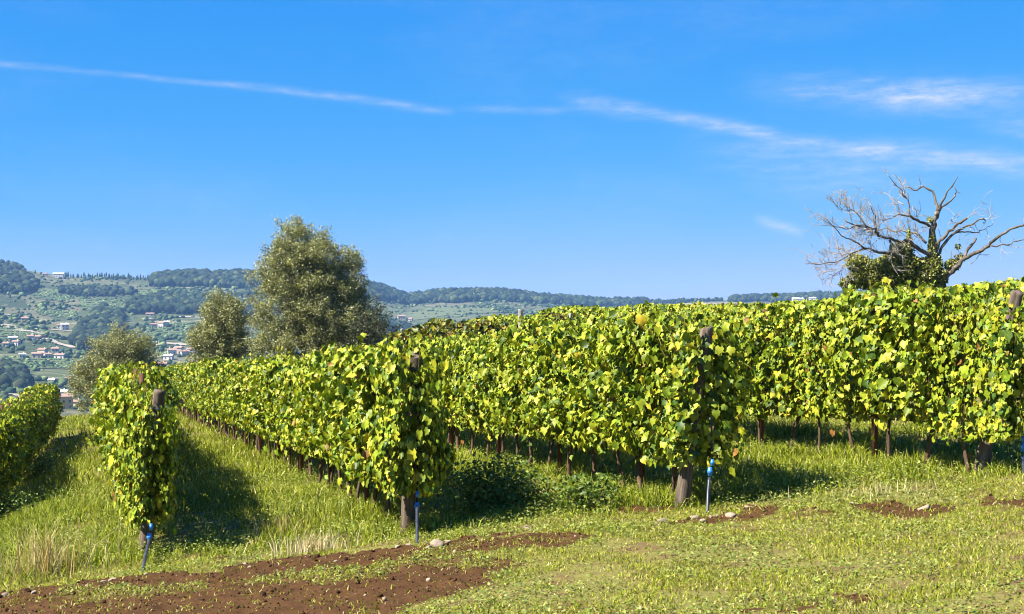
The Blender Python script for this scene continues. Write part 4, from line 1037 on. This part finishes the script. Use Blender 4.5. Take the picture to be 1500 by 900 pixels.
for pts, w in (([(208, 1700), (260, 1715), (300, 1705), (380, 1700)], 9), ([(60, 1440), (66, 1480), (78, 1440), (95, 1400), (110, 1370)], 10), ([(-20, 1570), (10, 1580), (30, 1545), (60, 1530), (75, 1525)], 14),
               ([(-20, 1660), (15, 1665), (40, 1660)], 10), ([(225, 1410), (245, 1420), (275, 1400)], 12), ([(-20, 960), (20, 985), (40, 940)], 5), ([(70, 1560), (120, 1545), (150, 1570)], 5), ([(180, 2110), (240, 2105), (300, 2095)], 6)):
    ribbon('road', pts, w, M_road)

# cypresses along the ridge
def cypress_mesh(seed):
    r = np.random.default_rng(seed); V, T = ico(2); V = V * (1 + r.uniform(-.16, .16, (len(V), 1))); z = (V[:, 2] + 1.1) / 2.2
    w = np.interp(z, [0, .15, .5, 1], [.5, 1, .8, .12]); V = np.column_stack([V[:, 0] * w * .17, V[:, 1] * w * .17, np.clip(z, 0, 1.1)])
    return make_mesh('cypress', V, T, M_farleaf, np.tile((.024, .042, .016), (len(V), 1)) * r.uniform(.7, 1.3, (len(V), 1)))
CYP = [cypress_mesh(700 + k) for k in range(4)]
V, T = tube([(0, 0, -.06), (0, 0, .08)], [.02, .018], 5); cyp_trunk = make_mesh('cypress_trunk', V, T, M_bark)
for k in range(38):
    a = 96 + k * 3.35 + r10.normal(0, .8); d = 2268 + r10.normal(0, 10); x, y = pol(a, d); h = r10.uniform(6.5, 11.5)
    root = empty('cypress_tree', (x, y, float(Hbase(np.array([x]), np.array([y]))[0]) - .3), r10.uniform(0, 6), f'dark narrow cypress on the skyline, {ORD[k]} from the white villa', 'cypress', 'cypresses along the ridge'); root.scale = (h, h, h)
    link('crown', CYP[k % 4], root); link('trunk', cyp_trunk, root)

# houses
def flat(name, c, rough=.9): return noisy_mat(name, tuple(v * .88 for v in c), c, 1.5, rough)
WALL = {'white': flat('white_render', (.60, .56, .50)), 'cream': flat('cream_render', (.50, .43, .33)), 'pink': flat('pinkish_render', (.46, .35, .29)), 'orange': flat('orange_render', (.70, .36, .07)), 'grey': flat('grey_stone_wall', (.42, .39, .36))}
ROOF = {'red': noisy_mat('red_roof_tile', (.24, .145, .10), (.36, .235, .175), 3, .9), 'brown': noisy_mat('brown_roof_tile', (.24, .13, .085), (.36, .22, .15), 3, .9), 'pale': noisy_mat('pale_roof', (.50, .44, .38), (.62, .56, .5), 3, .9)}
M_pane = flat('dark_window_glass', (.04, .05, .06), .2); M_door = flat('brown_door', (.16, .09, .05))
def hmesh(w, d, h, rise):
    V = np.array([(-w / 2, -d / 2, -3), (w / 2, -d / 2, -3), (w / 2, d / 2, -3), (-w / 2, d / 2, -3), (-w / 2, -d / 2, h), (w / 2, -d / 2, h), (w / 2, d / 2, h), (-w / 2, d / 2, h), (-w / 2, 0, h + rise), (w / 2, 0, h + rise)])
    return V, [(0, 1, 5, 4), (1, 2, 6, 9, 5), (2, 3, 7, 6), (3, 0, 4, 8, 7), (4, 5, 9, 8), (6, 7, 8, 9)]
def house(px, py, w, h, d_ratio, wall, roof, rot, label, d=None):
    if d is None: p = unproject(px, py, 700)
    else:
        x, y = pol(px, d); p = np.array([x, y, float(Hbase(np.array([x]), np.array([y]))[0])])
    w *= .85; h *= .85; dd = w * d_ratio; rise = dd * .20
    root = empty('house', p, rot, label, 'house', 'houses on the far hillside')
    V, Fc = hmesh(w, dd, h, rise); link('wall', make_mesh('house_wall', V, Fc, WALL[wall]), root)
    o = .5; sl = rise / (dd / 2); t = .28
    RV = []
    for x_ in (-w / 2 - o, w / 2 + o):
        for (yy, zz) in ((-dd / 2 - o, h - sl * o), (0, h + rise), (dd / 2 + o, h - sl * o)):
            RV += [(x_, yy, zz + .06), (x_, yy, zz + .06 + t)]
    RF = [(0, 1, 3, 2), (2, 3, 5, 4), (6, 8, 9, 7), (8, 10, 11, 9), (1, 7, 9, 3), (3, 9, 11, 5), (0, 2, 8, 6), (2, 4, 10, 8), (0, 6, 7, 1), (4, 5, 11, 10)]
    rf = link('roof', make_mesh('house_roof', np.array(RV), RF, ROOF[roof]), root)
    V, T = box(w * .22, dd * .12, h + rise + .2, .7, .7, 1.7); link('chimney', make_mesh('chimney', V, T, WALL[wall]), rf)
    nst = max(1, int(h // 2.9)); nwin = max(2, int(w // 3.2))
    V, T = box(0, 0, 0, 1.15, .12, 1.4); wm = make_mesh('window', V, T, M_pane)
    for st in range(nst):
        for k in range(nwin):
            if st == 0 and k == nwin // 2: continue
            link('window', wm, root, ((k + .5) / nwin * w - w / 2, -dd / 2 - .03, 1.6 + st * 2.9))
        for k in range(max(1, int(dd // 4))):
            q = link('window', wm, root, (w / 2 + .03, (k + .5) / max(1, int(dd // 4)) * dd - dd / 2, 1.6 + st * 2.9)); q.rotation_euler = (0, 0, math.pi / 2)
    V, T = box((nwin // 2 + .5) / nwin * w - w / 2, -dd / 2 - .04, 1.05, 1.2, .14, 2.3); link('door', make_mesh('door', V, T, M_door), root)
HOUSES = [
    (93, 599, 12.5, 8.5, .7, 'orange', 'red', .35, 'bright orange house with red roof at the foot of the valley', None),
    (90, 583, 9.5, 4.6, .7, 'white', 'pale', .1, 'white house standing just behind the bright orange house', None),
    (112, 597, 7, 4, .8, 'cream', 'red', -.2, 'low cream house to the right of the orange house', None),
    (116, 577, 7, 4, .8, 'grey', 'brown', .3, 'small grey house between the valley road and low olive', None),
    (98, 560, 6.5, 3.2, .7, 'pink', 'red', .2, 'small red-roofed house halfway up behind the white valley house', None),
    (76, 562, 5, 3, .8, 'white', 'pale', .0, 'small white building above the vine row top', None),
    (118, 543, 7, 5, .8, 'white', 'red', .4, 'white house half hidden by the low bushy olive', None),
    (54, 525, 9, 4.5, .7, 'pink', 'red', .15, 'long red-roofed house on the left of the hamlet', None),
    (63, 521, 8.5, 6.0, .8, 'cream', 'brown', -.3, 'taller cream house in the middle of the hamlet', None),
    (70, 525, 6, 4, .9, 'white', 'red', .5, 'small white house between the hamlet houses', None),
    (81, 521, 7, 7, .9, 'cream', 'red', .2, 'tower-like cream house on the right of the hamlet', None),
    (88, 526, 10, 4, .6, 'white', 'red', -.15, 'long white house at the right end of the hamlet', None),
    (33, 525, 6, 4, .8, 'white', 'pale', .3, 'lone small white house left of the hamlet', None),
    (19, 502, 9, 5.5, .7, 'cream', 'pale', .25, 'pale farmhouse near the left edge', None),
    (24, 506, 7, 4, .8, 'white', 'brown', -.2, 'white barn beside the pale farmhouse', None),
    (9, 508, 6, 3.5, .8, 'white', 'red', .1, 'low white building at the left edge below the farmhouse', None),
    (45, 499, 7, 5, .8, 'white', 'red', .1, 'white house with red roof above the hamlet', None),
    (54, 498, 10, 3.8, .6, 'pink', 'red', -.1, 'long pinkish house above the hamlet', None),
    (95, 484, 9, 7, .8, 'white', 'pale', .4, 'tall white house alone below the wooded gully', None),
    (88, 481, 6, 4, .8, 'white', 'brown', .1, 'small building next to the tall white house', None),
    (37, 471, 9, 4, .6, 'pink', 'brown', .1, 'pinkish farmhouse beside the pale dirt road', None),
    (28, 426, 9, 7, .8, 'cream', 'brown', .3, 'cream house at the edge of the hilltop wood', None),
    (226, 481, 8, 5, .7, 'grey', 'brown', .2, 'greyish house left of the pair on the right slope', None),
    (237, 480, 8, 6, .8, 'white', 'red', -.3, 'white house of the pair on the right slope', None),
    (244, 478, 7, 5.5, .8, 'white', 'pale', .2, 'pale house of the pair on the right slope', None),
    (220, 463, 11, 3, .5, 'pink', 'red', .1, 'low orange-roofed shed on the right slope', None),
    (203, 449, 6, 3.5, .8, 'white', 'pale', .2, 'tiny white house under the dark band of wood', None),
    (252, 520, 9, 5, .8, 'white', 'red', .3, 'white village house left of the slimmer olive', None),
    (262, 518, 8, 6, .8, 'pink', 'red', -.2, 'pink village house in the middle of the cluster', None),
    (271, 522, 8, 5, .8, 'cream', 'red', .4, 'cream village house near the slimmer olive', None),
    (281, 520, 9, 6, .8, 'pink', 'red', .1, 'red-roofed village house touching the slimmer olive', None),
    (247, 527, 9, 4, .7, 'white', 'pale', -.1, 'low white village house at the front of the cluster', None),
    (236, 540, 10, 4.5, .7, 'pink', 'brown', .2, 'brownish village house just above the row end', None),
    (228, 546, 7, 4, .8, 'white', 'brown', .2, 'small village house beside the black shrub', None),
    (588, 468, 12, 5, .7, 'pink', 'red', .2, 'pinkish house right of the tallest olive', None),
    (600, 471, 9, 4, .8, 'cream', 'red', -.2, 'smaller house beside the pinkish one right of the olive', None),
    (86, 0, 18, 6.5, .6, 'white', 'pale', .1, 'large white villa on the skyline ridge', 2255),
    (66, 0, 8, 4, .7, 'pink', 'brown', .1, 'small house left of the skyline villa', 2250),
    (1168, 0, 22, 6, .6, 'white', 'pale', .1, 'larger white farm building on the far plain', 2560),
    (1190, 0, 14, 6, .7, 'white', 'pale', -.1, 'smaller white farm building on the far plain', 2555),
]
for a in HOUSES: house(*a)

# ------------------------------------------------------------------ haze over the valley
m, n, l, out = new_mat('summer_haze')
pv = n.new('ShaderNodeVolumePrincipled'); pv.inputs['Density'].default_value = 0.0001
pv.inputs['Color'].default_value = (.30, .57, 1.0, 1); pv.inputs['Anisotropy'].default_value = 0.0
l.new(pv.outputs[0], out.inputs['Volume'])
zmin = float(G[:, 2].min()) - 1.5; zmax = 95.0
V, T = box(0, 0, (zmin + zmax) / 2, 11900, 11900, zmax - zmin)
link('haze', make_mesh('haze', V, T, m), label='thin blue summer haze over the valley', cat='haze', kind='stuff')
print('TRIS', [(me.name, len(me.polygons)) for me in sorted(bpy.data.meshes, key=lambda q: -len(q.polygons))[:14]], sum(len(me.polygons) for me in bpy.data.meshes), 'OBJ', len(bpy.data.objects), 'VINES', nv, 'ztop', float(G[:, 2].max()))
